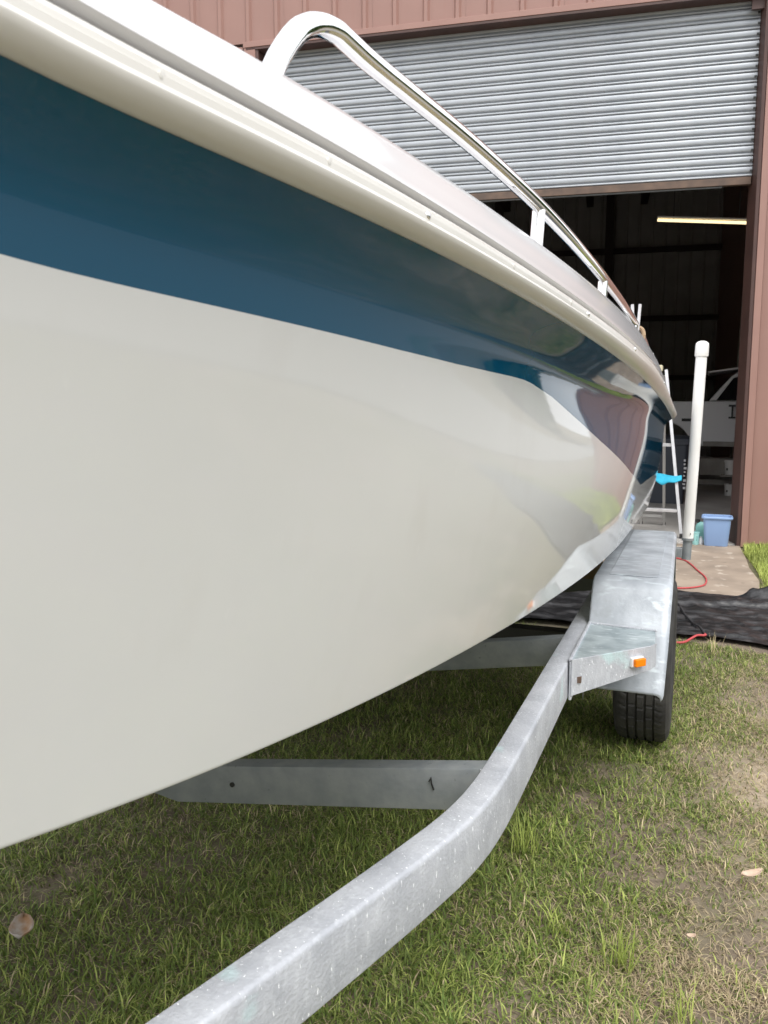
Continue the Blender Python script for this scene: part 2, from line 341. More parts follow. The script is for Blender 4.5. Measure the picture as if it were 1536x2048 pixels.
# shell
def slab(name, pts, vec, mat, **k): mb = MB(); mb.prism(pts, vec); return mb.build(name, mat, bld, **k)
slab('wall', [W(-1.49, 0.0, 0.0), W(-1.49, 0.0, -14), W(-1.425, 0.0, -14), W(-1.425, 0.0, 0.0)], (0, 0, 6.6), M['pink'])
slab('wall', [W(7.3, 0.0, 0.0), W(7.3, 0.0, -14), W(7.25, 0.0, -14), W(7.25, 0.0, 0.0)], (0, 0, 6.6), M['inwall'])
slab('wall', [W(-1.43, 0.0, -13.8), W(7.24, 0.0, -13.8), W(7.24, 0.0, -13.9), W(-1.43, 0.0, -13.9)], (0, 0, 6.6), M['inwall'])
slab('roof', [W(-1.6, 6.62, 0.15), W(7.4, 6.62, 0.15), W(7.4, 6.62, -14.1), W(-1.6, 6.62, -14.1)], (0, 0, 0.06), M['inroof'])
mb = MB(); pr = rib_profile(8.6); mb.grid([[W(-1.42 + s, z, -13.79 + h) for z in (0, 6.6)] for s, h in pr]); mb.build('liner', M['inwall'], bld, angle=20)
for z in (1.9, 3.35, 5.0): slab('girt', [W(-1.42, z, -13.72), W(7.2, z, -13.72), W(7.2, z, -13.55), W(-1.42, z, -13.55)], (0, 0, 0.12), M['purlin'])
for a in (1.1, 3.8): slab('column', [W(a, 0.02, -13.5), W(a + 0.2, 0.02, -13.5), W(a + 0.2, 0.02, -13.3), W(a, 0.02, -13.3)], (0, 0, 6.5), M['purlin'])
for o in (-3.0, -5.5, -8.0, -10.5): slab('purlin', [W(-1.42, 6.4, o), W(7.2, 6.4, o), W(7.2, 6.4, o - 0.15), W(-1.42, 6.4, o - 0.15)], (0, 0, 0.2), M['purlin'])
for a in (0.35, 1.6, 3.6): slab('rafter', [W(a, 6.05, -0.4), W(a + 0.16, 6.05, -0.4), W(a + 0.16, 6.05, -13.2), W(a, 6.05, -13.2)], (0, 0, 0.34), M['purlin'])
# lit strip light inside
lt = thing('strip_light', 'lit yellowish strip light hanging inside the dark workshop', 'ceiling light', (-0.13, 12.0, 3.7))
mb = MB(); mb.bar((-0.705, 12.0, 3.795), (0.452, 12.0, 3.677), 0.05, 0.02); mb.build('housing', M['white_paint'], lt)
mb = MB(); mb.tube([(-0.703, 12.0, 3.757), (0.449, 12.0, 3.634)], 0.019, 10); mb.build('lit_tube', M['tube'], lt)
for x in (-0.5, 0.3): mb = MB(); mb.tube([(x, 12.0, 3.75), (x, 12.0, 6.05)], 0.006, 6); mb.build('hanger', M['dark_steel'], lt)

# ------------------------------------------------------------------ boat
CL = -1.15
def plan(bmax, ym, yb, p, drop):
    def f(y):
        y = np.asarray(y, float); t = np.clip((ym - y)/(ym - yb), 0, 1.0); s = np.clip((y - ym)/(4.6 - ym), 0, 2)
        return CL + np.where(y < ym, bmax*(1 - t**p), bmax - drop*s**2)
    return f
Xs = plan(1.01, 2.8, -1.0, 2.4, 0.015); Xch = plan(0.90, 3.2, -0.7, 2.2, 0.01)
def zcurve(co, y0, y1, s0, s1):
    def f(y):
        y = np.asarray(y, float)
        return np.polyval(co, np.log(np.clip(y, y0, y1))) + np.where(y < y0, (y - y0)*s0, 0) + np.where(y > y1, (y - y1)*s1, 0)
    return f
_zB = zcurve([-0.005398, 0.031228, -0.010593, -0.066677, -0.100315, 1.527541], 0.463, 3.805, -0.0961, -0.0346)
zB = lambda y: _zB(y) - 0.035*sstep(3.0, 4.9, y)
_zR = zcurve([-0.024303, 0.025113, 0.017458, -0.051271, -0.106365, 1.544886], 0.45, 3.677, -0.1034, -0.05)
zR = lambda y: zB(y) + np.maximum(_zR(y) - zB(y), 0.014)
_zG = zcurve([-0.031412, 0.037415, 0.022085, -0.054083, -0.112197, 1.580039], 0.513, 3.691, -0.1078, -0.0694)
zG = lambda y: zR(y) + np.maximum(_zG(y) - zR(y), 0.03)
_zD = zcurve([-0.014306, 0.044145, -0.040279, -0.096413, 1.655036], 0.641, 4.6, -0.0879, -0.0245)
zD = lambda y: _zD(y) - 0.085*sstep(3.4, 4.7, y)
zK = zcurve([-0.019555, -0.003581, 0.027113, -0.028305, 0.894045], 0.578, 4.578, -0.0605, -0.0524)
def hull_pt(u, v):
    u = np.asarray(u, float); v = np.asarray(v, float)
    ysh, ych = -1 + 5.6*u, -0.7 + 5.3*u
    y = ych + (ysh - ych)*v; x1, xc = Xs(ysh), Xch(ych)
    k = 0.040*np.clip((x1 - CL)/0.4, 0, 1)
    s = np.clip((v - 0.85)/0.15, 0, 1)**1.5; wv = sstep(0.7, 2.0, y); h = np.where(v < 0.80, 1 - np.clip(1 - v/0.80, 0, 1)**1.6, 1.0)
    tumble = 0.042*wv*(1 - sstep(1.9, 3.1, y))*(sstep(0.42, 0.98, v) - sstep(0.91, 1.0, v))
    return np.stack([xc + (x1 - k - xc)*(v + (h - v)*wv) + k*s*s - tumble, y, zK(ych) + (zB(ysh) - zK(ych))*v], -1)
# paint line between blue band and white side: a band that drops to a point near the stern
SU = [0.0, 0.22, 0.2623, 0.2957, 0.3298, 0.3558, 0.3836, 0.407, 0.4227, 0.4330, 0.4405, 0.4630, 0.5004, 0.5328, 0.6286, 0.7273, 0.907, 0.9915, 1.0]
SV = [0.824, 0.824, 0.8240, 0.8255, 0.8257, 0.8260, 0.8290, 0.8355, 0.8405, 0.8425, 0.8400, 0.8176, 0.7515, 0.6914, 0.5271, 0.3948, 0.4028, 0.4088, 0.409]
us = np.unique(np.concatenate([np.linspace(0, 1, 141), SU])); vs_line = np.interp(us, SU, SV)
boat = thing('motorboat', 'white motorboat with a dark blue side band resting on a trailer', 'boat', (CL, 1.8, 0.5))
def side_grid(sgn):
    rows = []
    for t in [0, 0.006] + list(np.linspace(0, 1, 26)[1:]): rows.append(hull_pt(us, vs_line*t))
    for t in np.linspace(0, 1, 27)[1:]: rows.append(hull_pt(us, vs_line + (1 - vs_line)*t))
    P = np.array(rows)                                # (53, nu, 3)
    if sgn < 0: P[..., 0] = 2*CL - P[..., 0]
    return P
mb = MB(); G1 = side_grid(1); G2 = side_grid(-1)
for P in (G1, G2):
    a, b = P.shape[:2]; o = len(mb.v); mb.v += [tuple(p) for p in P.reshape(-1, 3)]
    for i in range(a - 1):
        for j in range(b - 1): mb.f.append((o + i*b + j, o + (i + 1)*b + j, o + (i + 1)*b + j + 1, o + i*b + j + 1)); mb.mi.append(0 if i < 26 else 1)
# bottom: from the side edge round a small radius, then down to the keel
K = G1[0]; keel_z = K[:, 2] - 0.34 + 0.26*sstep(0.62, 0.2, us)
for sg in (1, -1):
    E0 = K.copy(); E1 = K.copy(); E1[:, 0] -= 0.0025; E1[:, 2] -= 0.0025; E2 = K.copy(); E2[:, 0] -= 0.02; E2[:, 2] -= 0.008
    E1[:, 0] = np.maximum(E1[:, 0], CL); E2[:, 0] = np.maximum(E2[:, 0], CL)
    KL = K.copy(); KL[:, 0] = CL; KL[:, 2] = keel_z
    Q = np.array([E0, E1, E2, (E2 + KL)/2, KL])
    if sg < 0: Q[..., 0] = 2*CL - Q[..., 0]
    a, b = Q.shape[:2]; o = len(mb.v); mb.v += [tuple(p) for p in Q.reshape(-1, 3)]
    for i in range(a - 1):
        for j in range(b - 1): mb.f.append((o + i*b + j, o + (i + 1)*b + j, o + (i + 1)*b + j + 1, o + i*b + j + 1)); mb.mi.append(0 if i < 2 else 2)
hull = mb.build('hull', [M['gel_white'], M['gel_blue'], M['bottom']], boat, angle=180, recalc=False)
import bmesh
bm = bmesh.new(); bm.from_mesh(hull.data); bmesh.ops.remove_doubles(bm, verts=bm.verts, dist=1e-5); bmesh.ops.recalc_face_normals(bm, faces=bm.faces); bm.to_mesh(hull.data); bm.free()
hull.data.polygons.foreach_set('use_smooth', [True]*len(hull.data.polygons)); hull.data.set_sharp_from_angle(angle=rad(70))
# transom with rounded corners
mb = MB(); e = G1[:, -1]; rows = []
for dx, dy in ((0, 0), (0.006, 0.02), (0.022, 0.036), (0.05, 0.042)): q = e.copy(); q[:, 0] -= dx; q[:, 1] += dy; rows.append(q)
q = e.copy(); q[:, 0] = CL; q[:, 1] += 0.05; q[0, 2] = keel_z[-1]; rows.append(q)
R1 = np.array(rows); R2 = R1.copy(); R2[..., 0] = 2*CL - R2[..., 0]
mi = [0 if i < 26 else 1 for i in range(52)]
for P in (R1, R2):
    a, b = P.shape[:2]; o = len(mb.v); mb.v += [tuple(p) for p in P.reshape(-1, 3)]
    for i in range(a - 1):
        for j in range(b - 1): mb.f.append((o + i*b + j, o + (i + 1)*b + j, o + (i + 1)*b + j + 1, o + i*b + j + 1)); mb.mi.append(mi[j])
mb.add([tuple(R1[-2, 0]), tuple(R1[-1, 0]), tuple(R2[-2, 0])], [(0, 1, 2)], 0)
mb.build('transom', [M['gel_white'], M['gel_blue']], boat, angle=60)

# rub moulding and deck: swept profiles along the sheer
yy = np.concatenate([np.linspace(-1.0, 0.3, 14)[:-1], np.linspace(0.3, 4.66, 110)])
sheer = Xs(yy); b_, r_, g_, d_ = zB(yy), zR(yy), zG(yy), zD(yy)
dx_dy = np.gradient(sheer, yy); nrm = np.sqrt(1 + dx_dy**2)
def ring(off, z):      # offset outwards normal to the sheer in plan
    hb = np.clip((sheer - CL)/0.10, 0, 1)
    x = np.maximum(sheer + off/nrm*np.where(off < 0, hb, 1), CL); y = yy - off*dx_dy/nrm*np.where(yy < 0.3, 0.4, 1.0)
    return np.stack([x, y, z], -1)
def mix(a, b, t): return a + (b - a)*t
prof_rub = [(-0.02, b_ - 0.002), (0.0015, b_ + 0.0005), (0.0045, b_ + 0.001), (0.0135, mix(b_, r_, 0.32)), (0.0190, mix(b_, r_, 0.66)), (0.0213, mix(b_, r_, 0.90)), (0.0213, r_),
            (0.0185, mix(r_, g_, 0.08)), (0.0165, mix(r_, g_, 0.15)), (0.0165, mix(r_, g_, 0.33)), (0.0140, mix(r_, g_, 0.37)), (0.0135, mix(r_, g_, 0.50)), (0.0115, mix(r_, g_, 0.54)), (0.0100, mix(r_, g_, 0.64)),
            (0.001, mix(r_, g_, 0.72)), (-0.010, mix(r_, g_, 0.80)), (-0.02, mix(r_, g_, 0.84))]
prof_deck = [(-0.022, mix(r_, g_, 0.82)), (-0.009, mix(r_, g_, 0.90)), (0.0030, mix(r_, g_, 0.975)), (0.005, g_ + 0.001), (0.0035, g_ + 0.005), (-0.002, mix(g_, d_, 0.16)), (-0.014, mix(g_, d_, 0.42)), (-0.028, mix(g_, d_, 0.72)), (-0.040, mix(g_, d_, 0.92)),
             (-0.053, d_ + 0.001), (-0.075, d_ + 0.008), (-0.12, d_ + 0.013), (-0.19, d_ + 0.014), (-0.215, d_ + 0.010), (-0.225, d_ - 0.01), (-0.23, d_ - 0.5), (-2.0, d_ - 0.52)]
def sweep(prof, name, mat, sg, angle=40, caps=True):
    P = np.array([ring(o, z) for o, z in prof])
    if sg < 0: P[..., 0] = 2*CL - P[..., 0]
    mb = MB(); mb.grid(P)
    if caps:
        k = P.shape[1]; st = len(mb.v); mb.v += [tuple(p) for p in P[:, -1]]; mb.f.append(tuple(range(st, st + len(prof)))); mb.mi.append(0)
    return mb.build(name, mat, boat, angle=angle)
for sg in (1, -1):
    sweep(prof_rub, 'rub_moulding', M['rub'], sg, 32)
P1 = np.array([ring(o, z) for o, z in prof_deck]); P2 = P1[::-1].copy(); P2[..., 0] = 2*CL - P2[..., 0]
mb = MB(); mb.grid(P1); mb.grid(P2)
for P in (P1, P2):
    st = len(mb.v); mb.v += [tuple(p) for p in P[:, -1]]; mb.f.append(tuple(range(st, st + P.shape[0]))); mb.mi.append(0)
mb.build('deck', M['deck'], boat, angle=50)
# screws in the moulding
def sheer_at(y, off): return float(Xs(y)) + off
for i, y in enumerate((0.574, 0.765, 0.940, 1.172, 1.418, 1.519, 1.96, 2.81)):
    z = float(mix(zR(y), zG(y), 0.30)); x = sheer_at(y, 0.0158 + 0.001)
    bare = i in (2, 5, 6, 7)
    mb = MB(); r = 0.0055 if bare else 0.0042
    mb.lathe([(0.0001, 0.0016 if bare else 0.0005), (r*0.6, 0.0014 if bare else 0.0004), (r, 0.0), (r, -0.003)], (x, y, z), 'x', 14)
    mb.build('screw', M['steel'] if bare else M['rub'], boat, angle=60)
# grab rail
rail_pts = [(-0.450, 0.822, 1.655), (-0.4472, 0.834, 1.70), (-0.4392, 0.864, 1.744), (-0.4335, 0.888, 1.764), (-0.428, 0.913, 1.7745), (-0.4215, 0.94, 1.778), (-0.4171, 0.960, 1.7755), (-0.4055, 1.009, 1.7665)]
for y in np.linspace(1.1, 3.9, 40): rail_pts.append((float(Xs(y)) - 0.10, float(y), float(zD(y)) + 0.112 - 0.026*float(sstep(1.2, 2.4, y))))
rail_pts += [(float(Xs(3.98)) - 0.10, 3.98, float(zD(3.98)) + 0.06), (float(Xs(4.0)) - 0.10, 4.0, float(zD(4.0)))]
def dense(pts, k=3):
    P = np.array(pts); t = np.arange(len(P)); T = np.linspace(0, len(P) - 1, (len(P) - 1)*k + 1); out = []
    for q in T:
        i = int(min(q, len(P) - 2)); f = q - i; p0, p1, p2, p3 = P[max(i - 1, 0)], P[i], P[i + 1], P[min(i + 2, len(P) - 1)]
        out.append(0.5*(2*p1 + (p2 - p0)*f + (2*p0 - 5*p1 + 4*p2 - p3)*f*f + (3*p1 - p0 - 3*p2 + p3)*f**3))
    return out
mb = MB(); mb.tube(dense(rail_pts), 0.0132, 20); rail = mb.build('grab_rail', M['steel'], boat, angle=80)
for y in (1.595, 2.19, 3.03):
    x = float(Xs(y)) - 0.10; z1 = float(zD(y)) + 0.104 - 0.026*float(sstep(1.2, 2.4, y))
    mb = MB(); mb.tube([(x - 0.004, y - 0.02, z1 - 0.14), (x, y, z1)], 0.0125, 16)
    mb.lathe([(0.026, 0), (0.026, 0.004), (0.018, 0.010), (0.013, 0.014)], (x - 0.003, y - 0.016, float(zD(y)) + 0.010), 'z', 16); mb.build('stanchion', M['steel'], rail, angle=60)
for y, h in ((3.09, 0.145), (4.05, 0.10)):       # deck cleats with two upright horns
    x = float(Xs(y)) - 0.10; z = float(zD(y)) + 0.01
    mb = MB()
    for s in (-1, 1): mb.tube([(x + s*0.004, y, z), (x + s*0.009, y, z + h*0.5), (x + s*0.013, y, z + h)], 0.0055, 8)
    mb.box((x, y, z + 0.006), (0.05, 0.05, 0.012)); mb.build('cleat', M['deck'], boat, angle=60)
x, y = float(Xs(3.16)) - 0.093, 3.16; z = float(zD(y)) + 0.055
mb = MB(); mb.tube([(x + 0.018*math.cos(a), y, z + 0.028*math.sin(a)) for a in np.linspace(0, 2*PI, 15)], 0.007, 8); rp = mb.build('rope_loop', M['rope'], None); tag(rp, 'tan rope loop hanging on the far end of the grab rail', 'rope')
for y0, y1, hh in ((4.20, 4.34, 0.045), (4.36, 4.5, 0.03)):
    x = float(Xs(y0)) - 0.10; mb = MB(); z = float(zD(4.3)) + 0.005
    mb.tube([(x, y0, z), (x, y0 + 0.02, z + hh), (x, y1 - 0.02, z + hh), (x, y1, z)], 0.008, 10); mb.build('deck_fitting', M['steel'], boat)

# ------------------------------------------------------------------ boat trailer
tr = thing('boat_trailer', 'galvanised boat trailer carrying the white and blue boat', 'trailer', (CL, 2.5, 0))
def mirror(p): return (2*CL - p[0], p[1], p[2])
FZ = 0.6
centre = [(-1.10, -1.05), (-0.93, -0.45), (-0.775, 0.10), (-0.636, 0.55), (-0.546, 0.84), (-0.490, 1.02), (-0.4535, 1.14), (-0.4185, 1.26), (-0.390, 1.37), (-0.3735, 1.47), (-0.366, 1.58), (-0.3645, 1.70), (-0.364, 1.9), (-0.364, 2.4), (-0.364, 3.2), (-0.364, 4.2), (-0.364, 5.0)]
centre = [tuple(p) for p in np.array(dense([(x, y, 0) for x, y in centre], 4))]
def rail_mesh(sg):
    prof = [(-0.030, -0.106), (-0.030, -0.004), (-0.0285, -0.001), (-0.026, 0), (0.019, 0), (0.0235, -0.0015), (0.0262, -0.005), (0.027, -0.010), (0.029, -0.104), (0.0275, -0.109), (0.023, -0.111), (-0.024, -0.111), (-0.0285, -0.1095)]
    P = np.array(centre); T = np.gradient(P, axis=0); T /= np.linalg.norm(T, axis=1)[:, None]; N = np.stack([T[:, 1], -T[:, 0], 0*T[:, 0]], -1)
    rows = np.array([[P[i] + N[i]*a + np.array([0, 0, FZ + h]) for a, h in prof + prof[:1]] for i in range(len(P))])
    if sg < 0: rows[..., 0] = 2*CL - rows[..., 0]
    mb = MB(); mb.grid(rows); return mb
for sg in (1, -1): rail_mesh(sg).build('frame_rail', M['galv'], tr, angle=40)
# dropped V crossmembers of channel section
def crossmember(y, z_out, z_mid, h=0.095, lip=0.045):
    for sg in (1, -1):
        xo, xm = -0.394, CL; mb = MB(); A = lambda x: (z_out - (z_out - z_mid)*(xo - x)/(xo - xm))
        f = lambda x, yy, dz: (x if sg > 0 else 2*CL - x, yy, A(x) + dz)
        rows = [[f(x, y + lip, -0.001), f(x, y + 0.006, 0), f(x, y + 0.001, -0.002), f(x, y, -0.007), f(x, y, -h + 0.007), f(x, y + 0.001, -h + 0.002), f(x, y + 0.006, -h), f(x, y + lip, -h + 0.001)] for x in (xo, xm)]
        mb.grid(rows); rows = [[f(x, y + lip, -0.007), f(x, y + 0.008, -0.008), f(x, y + 0.008, -h + 0.008), f(x, y + lip, -h + 0.007)] for x in (xo, xm)]; mb.grid(rows)
        yield mb
for y, zo, zm in ((1.60, 0.598, 0.482), (2.66, 0.592, 0.47), (3.85, 0.592, 0.47), (4.8, 0.592, 0.47)):
    for sg_, mb in zip((1, -1), crossmember(y, zo, zm)):
        cm = mb.build('crossmember', M['galv_dull'], tr, angle=50); xw = -0.3955 if sg_ > 0 else 2*CL + 0.3955
        mb = MB(); mb.tube([(xw, y - 0.001, zo - 0.10), (xw - 0.001*sg_, y - 0.002, zo - 0.05), (xw, y - 0.001, zo - 0.002)], 0.0045, 6); mb.build('weld_bead', M['galv'], cm)
        if sg_ > 0 and y < 2:
            xt = -0.505; zt = zo - (zo - zm)*(-0.394 - xt)/(-0.394 - CL)
            mb = MB(); mb.tube([(xt - 0.004, y - 0.006, zt - 0.028), (xt, y - 0.007, zt - 0.018), (xt + 0.001, y - 0.005, zt - 0.032), (xt + 0.006, y - 0.004, zt - 0.046)], 0.002, 5); mb.build('cable_tie', M['black'], cm)
            mb = MB(); mb.lathe([(0.0001, 0.002), (0.006, 0.002), (0.006, -0.002)], (0, 0, 0), 'z', 12); mb.v = [(CL + 0.155 + a, y - 0.001 - c, zm + 0.028 - 0.05 + b) for a, b, c in mb.v]; mb.build('bolt_hole', M['black'], cm)
mb = MB(); mb.box((CL, 3.45, 0.36), (1.9, 0.075, 0.075)); mb.build('axle', M['dark_steel'], tr)
for sg in (1, -1):      # carpeted bunks under the hull
    x = CL + sg*0.34; mb = MB(); mb.box((x, 3.7, 0.60), (0.09, 2.0, 0.045)); mb.build('bunk', M['carpet'], tr)
    for yb in (2.78, 3.95): mb = MB(); mb.box((x, yb, 0.54), (0.05, 0.06, 0.08)); mb.build('bunk_post', M['galv_dull'], tr)
mb = MB(); mb.box((-0.43, 3.62, 0.655), (0.09, 0.14, 0.10)); mb.build('wood_block', M['bunk'], tr)
mb = MB(); mb.tube([(CL, -0.9, 0.52), (CL, -2.2, 0.52)], 0.045, 10); mb.build('tongue', M['galv'], tr)
# fender
def fender(sg):
    f = (lambda p: p) if sg > 0 else mirror
    xi = -0.335; mb = MB()
    # profile along the wheel: front lip bottom -> slope -> flat -> rear slope
    pr = [(2.715, 0.415, -0.088), (2.718, 0.422, -0.083), (2.723, 0.432, -0.080), (2.80, 0.565, -0.0745), (2.885, 0.715, -0.0715), (2.905, 0.738, -0.0715), (2.935, 0.750, -0.072), (3.2, 0.7505, -0.077), (3.7, 0.7505, -0.087), (4.08, 0.750, -0.094), (4.13, 0.738, -0.095), (4.22, 0.60, -0.095), (4.30, 0.42, -0.095)]
    rows = []
    for y, z, xo in pr:
        rows.append([f((xi, y, z - 0.045)), f((xi, y, z - 0.006)), f((xi + 0.004, y, z - 0.001)), f((xi + 0.012, y, z)), f((xo - 0.030, y, z)), f((xo - 0.012, y, z - 0.002)), f((xo - 0.004, y, z - 0.008)), f((xo, y, z - 0.016)), f((xo, y, z - (0.055 if y > 2.9 else 0.020)))])
    mb.grid(rows)
    ob = mb.build('fender', M['galv_blotch'], tr, angle=28)
    so = ob.modifiers.new('thick', 'SOLIDIFY'); so.thickness = 0.003; so.offset = -1
    # embossed panel line on the flat top
    mb = MB(); mb.prism([f((xi + 0.05, 2.96, 0.7505)), f((-0.140, 2.955, 0.7505)), f((-0.120, 2.975, 0.7505)), f((-0.130, 4.05, 0.7505)), f((xi + 0.05, 4.05, 0.7505))], (0, 0, 0.0035)); mb.build('raised_panel', M['galv_blotch'], ob, bevel=0.002)
    # step
    S = [(-0.329, 2.372), (-0.122, 2.600), (-0.109, 2.625), (-0.117, 2.80), (-0.329, 2.83)]
    mb = MB(); mb.prism([f((x, y, 0.597)) for x, y in S], (0, 0, 0.006)); mb.build('step_plate', M['galv_step'], ob, bevel=0.001)
    mb = MB(); mb.bar(f((-0.329, 2.826, 0.605)), f((-0.112, 2.80, 0.605)), 0.010, 0.008); mb.build('weld_bead', M['galv'], ob, bevel=0.003)
    mb = MB(); mb.bar(f((-0.331, 2.378, 0.606)), f((-0.331, 2.83, 0.606)), 0.010, 0.010); mb.build('weld_bead', M['galv'], ob, bevel=0.003)
    mb = MB()
    fr = [(-0.3285, 2.3705), (-0.1215, 2.5985)]
    a, b = fr
    P = [f((a[0], a[1], 0.611)), f((b[0], b[1], 0.611)), f((b[0], b[1], 0.535)), f((a[0], a[1], 0.502))]
    mb.prism(P, (0.004*sg, -0.004, 0)); mb.build('step_bracket', M['galv'], ob, bevel=0.001)
    mb = MB(); mb.prism([f((b[0] + 0.001, b[1] + 0.001, 0.611)), f((-0.1075, 2.625, 0.611)), f((-0.1075, 2.625, 0.538)), f((b[0] + 0.001, b[1] + 0.001, 0.535))], (0.003*sg, 0.003, 0)); mb.build('step_side', M['galv'], ob)
    mb = MB(); mb.box(f((-0.3285, 2.45, 0.545)), (0.008, 0.16, 0.115)); mb.build('mount_plate', M['galv'], ob, bevel=0.002)
    mb = MB(); c = f((-0.305, 2.388, 0.548)); mb.box(c, (0.012, 0.012, 0.018)); mb.build('bolt', M['bar'], ob)
    # lamp on the front face of the bracket
    d = Vector((b[0] - a[0], b[1] - a[1], 0)).normalized(); nn = Vector((d.y, -d.x, 0)); c = Vector((a[0], a[1], 0.572)) + d*0.245 + nn*0.010
    ang = math.atan2(d.y, d.x)
    cc = Vector(f(tuple(c))); ra = ang if sg > 0 else PI - ang
    mb = MB(); mb.box(tuple(cc), (0.048, 0.012, 0.030), 0, ra); lamp = mb.build('marker_lamp', M['white_paint'], ob, bevel=0.003)
    c2 = Vector((a[0], a[1], 0.572)) + d*0.247 + nn*0.021
    return ob, f, c2, ra, sg
for sg in (1, -1):
    ob, f, c2, ra, _ = fender(sg)
    mb = MB()
    cc = f(tuple(c2)); mb.box(cc, (0.041, 0.013, 0.024), 0, ra); mb.build('amber_lens', M['amber'], ob, bevel=0.003)
# wheels
def wheel(sg):
    xc, R, w = -0.174, 0.335, 0.105; c = (xc if sg > 0 else 2*CL - xc, 3.455, R - 0.012)
    grooves = (-0.048, -0.016, 0.016, 0.047)
    cols = [(-w, R - 0.055, 0), (-w + 0.004, R - 0.030, 0), (-w + 0.014, R - 0.010, 0), (-w + 0.026, R - 0.0035, 1), (-0.070, R - 0.001, 1)]
    xsq = [-0.070]
    for gq in grooves:
        cols += [(gq - 0.0045, R, 2), (gq - 0.003, R - 0.009, 3), (gq + 0.003, R - 0.009, 3), (gq + 0.0045, R, 2)]
    cols += [(0.070, R - 0.001, 1), (w - 0.026, R - 0.0035, 1), (w - 0.014, R - 0.010, 0), (w - 0.004, R - 0.030, 0), (w, R - 0.055, 0), (w - 0.004, R - 0.10, 0), (w - 0.022, R - 0.135, 0)]
    cols = [(-w + 0.022, R - 0.135, 0), (-w + 0.004, R - 0.10, 0)] + cols
    N = 72*4; rows = []
    for j in range(N + 1):
        row = []
        for i, (x, r, kd) in enumerate(cols):
            cut = 0
            if kd == 1 and j % 4 == 0: cut = 0.0035 if abs(x) < 0.075 else 0.0015
            if kd == 2 and (j + (2 if i % 8 < 4 else 0)) % 8 == 0: cut = 0.004
            a = 2*PI*j/N + (0.35*x if kd == 1 else 0); row.append((c[0] + x*sg, c[1] + (r - cut)*math.cos(a), c[2] + (r - cut)*math.sin(a)))
        rows.append(row)
    mb = MB(); mb.grid(rows)
    rimb = MB(); xo = 0.088*sg
    rimb.lathe([(0.20, xo), (0.212, xo + 0.006*sg), (0.212, xo - 0.004*sg), (0.195, xo - 0.02*sg), (0.185, xo - 0.06*sg), (0.10, xo - 0.045*sg), (0.06, xo - 0.02*sg), (0.045, xo - 0.015*sg), (0.045, xo - 0.004*sg), (0.001, xo)], c, 'x', 40)
    rimb.lathe([(0.185, -0.09*sg), (0.21, -0.088*sg), (0.18, 0.02*sg)], c, 'x', 40)
    wh = rimb.build('wheel', M['rim'], tr, angle=40); mb.build('tyre', M['rubber'], wh, angle=30); return wh
for sg in (1, -1): wheel(sg)
# guide posts at the back of the trailer
def guide_post(sg):
    f = (lambda p: p) if sg > 0 else mirror
    b0, b1 = Vector((-0.0505, 4.6, 0.640)), Vector((-0.0275, 4.6, 1.600)); d = (b1 - b0).normalized()
    mb = MB(); mb.tube([f(b0), f(b1)], 0.0275, 24); g = mb.build('guide_post', M['pvc'], tr, angle=50); g['label'] = 'white plastic guide post with a domed cap'
    mb = MB(); pts = []; rr = []
    for t, r in ((-0.012, 0.0320), (-0.008, 0.0335), (0.042, 0.0330), (0.054, 0.0305), (0.061, 0.024), (0.066, 0.012), (0.067, 0.001)): pts.append(f(b1 + d*(t - 0.005))); rr.append(r)
    mb.tube(pts, rr, 24); mb.build('cap', M['pvc'], g, angle=60)
    s0 = Vector((-0.0545, 4.6, 0.53)); mb = MB(); mb.tube([f(s0), f(b0 + d*0.004)], 0.0235, 20); mb.lathe([(0.024, 0), (0.0300, 0.0), (0.0300, 0.014), (0.024, 0.014)], f(b0 - Vector((0, 0, 0.010))), 'z', 20); mb.build('socket_pipe', M['galv_dull'], g, angle=50)
    mb = MB(); mb.bar(f((-0.36, 4.6, 0.565)), f((-0.075, 4.6, 0.565)), 0.05, 0.05); mb.build('arm', M['galv_dull'], g, bevel=0.003)
    mb = MB(); p = b0 + d*0.03; mb.lathe([(0.0001, 0.002), (0.004, 0.001), (0.004, -0.002)], f((p.x + 0.012, p.y - 0.0305, p.z)), 'x', 8); mb.build('screw', M['dark_steel'], g)
for sg in (1, -1): guide_post(sg)

# ------------------------------------------------------------------ step ladder with cyan rag
ld = thing('step_ladder', 'aluminium step ladder standing in the doorway behind the stern', 'ladder', (-0.42, 8.9, 0.012))
RX = lambda z: -0.1535 - (z/1.64)*0.2195; LX = lambda z: -0.745 + (z/1.64)*0.13; FY = lambda z: 8.63 + 0.22*z/1.64
for fx in (RX, LX):
    mb = MB(); mb.bar((fx(0.05), FY(0.05), 0.062), (fx(1.66), FY(1.66), 1.672), 0.030, 0.062, (0, 1, 0)); mb.build('rail', M['alu'], ld, bevel=0.003)
    mb = MB(); mb.box((fx(0.02), FY(0.02), 0.037), (0.038, 0.075, 0.05)); mb.build('foot', M['black'], ld, bevel=0.006)
for z in (0.285, 0.60, 0.93, 1.25):
    mb = MB(); mb.box(((LX(z) + RX(z))/2, FY(z) + 0.02, z), (RX(z) - LX(z) - 0.032, 0.085, 0.03)); mb.build('step', M['alu'], ld, bevel=0.003)
mb = MB(); mb.box(((LX(1.66) + RX(1.66))/2 - 0.02, FY(1.66) + 0.03, 1.69), (0.21, 0.15, 0.06)); mb.build('top_cap', M['cream'], ld, bevel=0.01)
for x0, x1 in ((-0.358, -0.395), (-0.60, -0.60)):
    mb = MB(); mb.bar((x0, 9.50, 0.02), (x1, 8.95, 1.62), 0.028, 0.04, (0, 1, 0)); mb.build('rear_leg', M['alu_dull'], ld)
    mb = MB(); mb.box((x0, 9.51, 0.03), (0.038, 0.05, 0.035)); mb.build('foot', M['black'], ld)
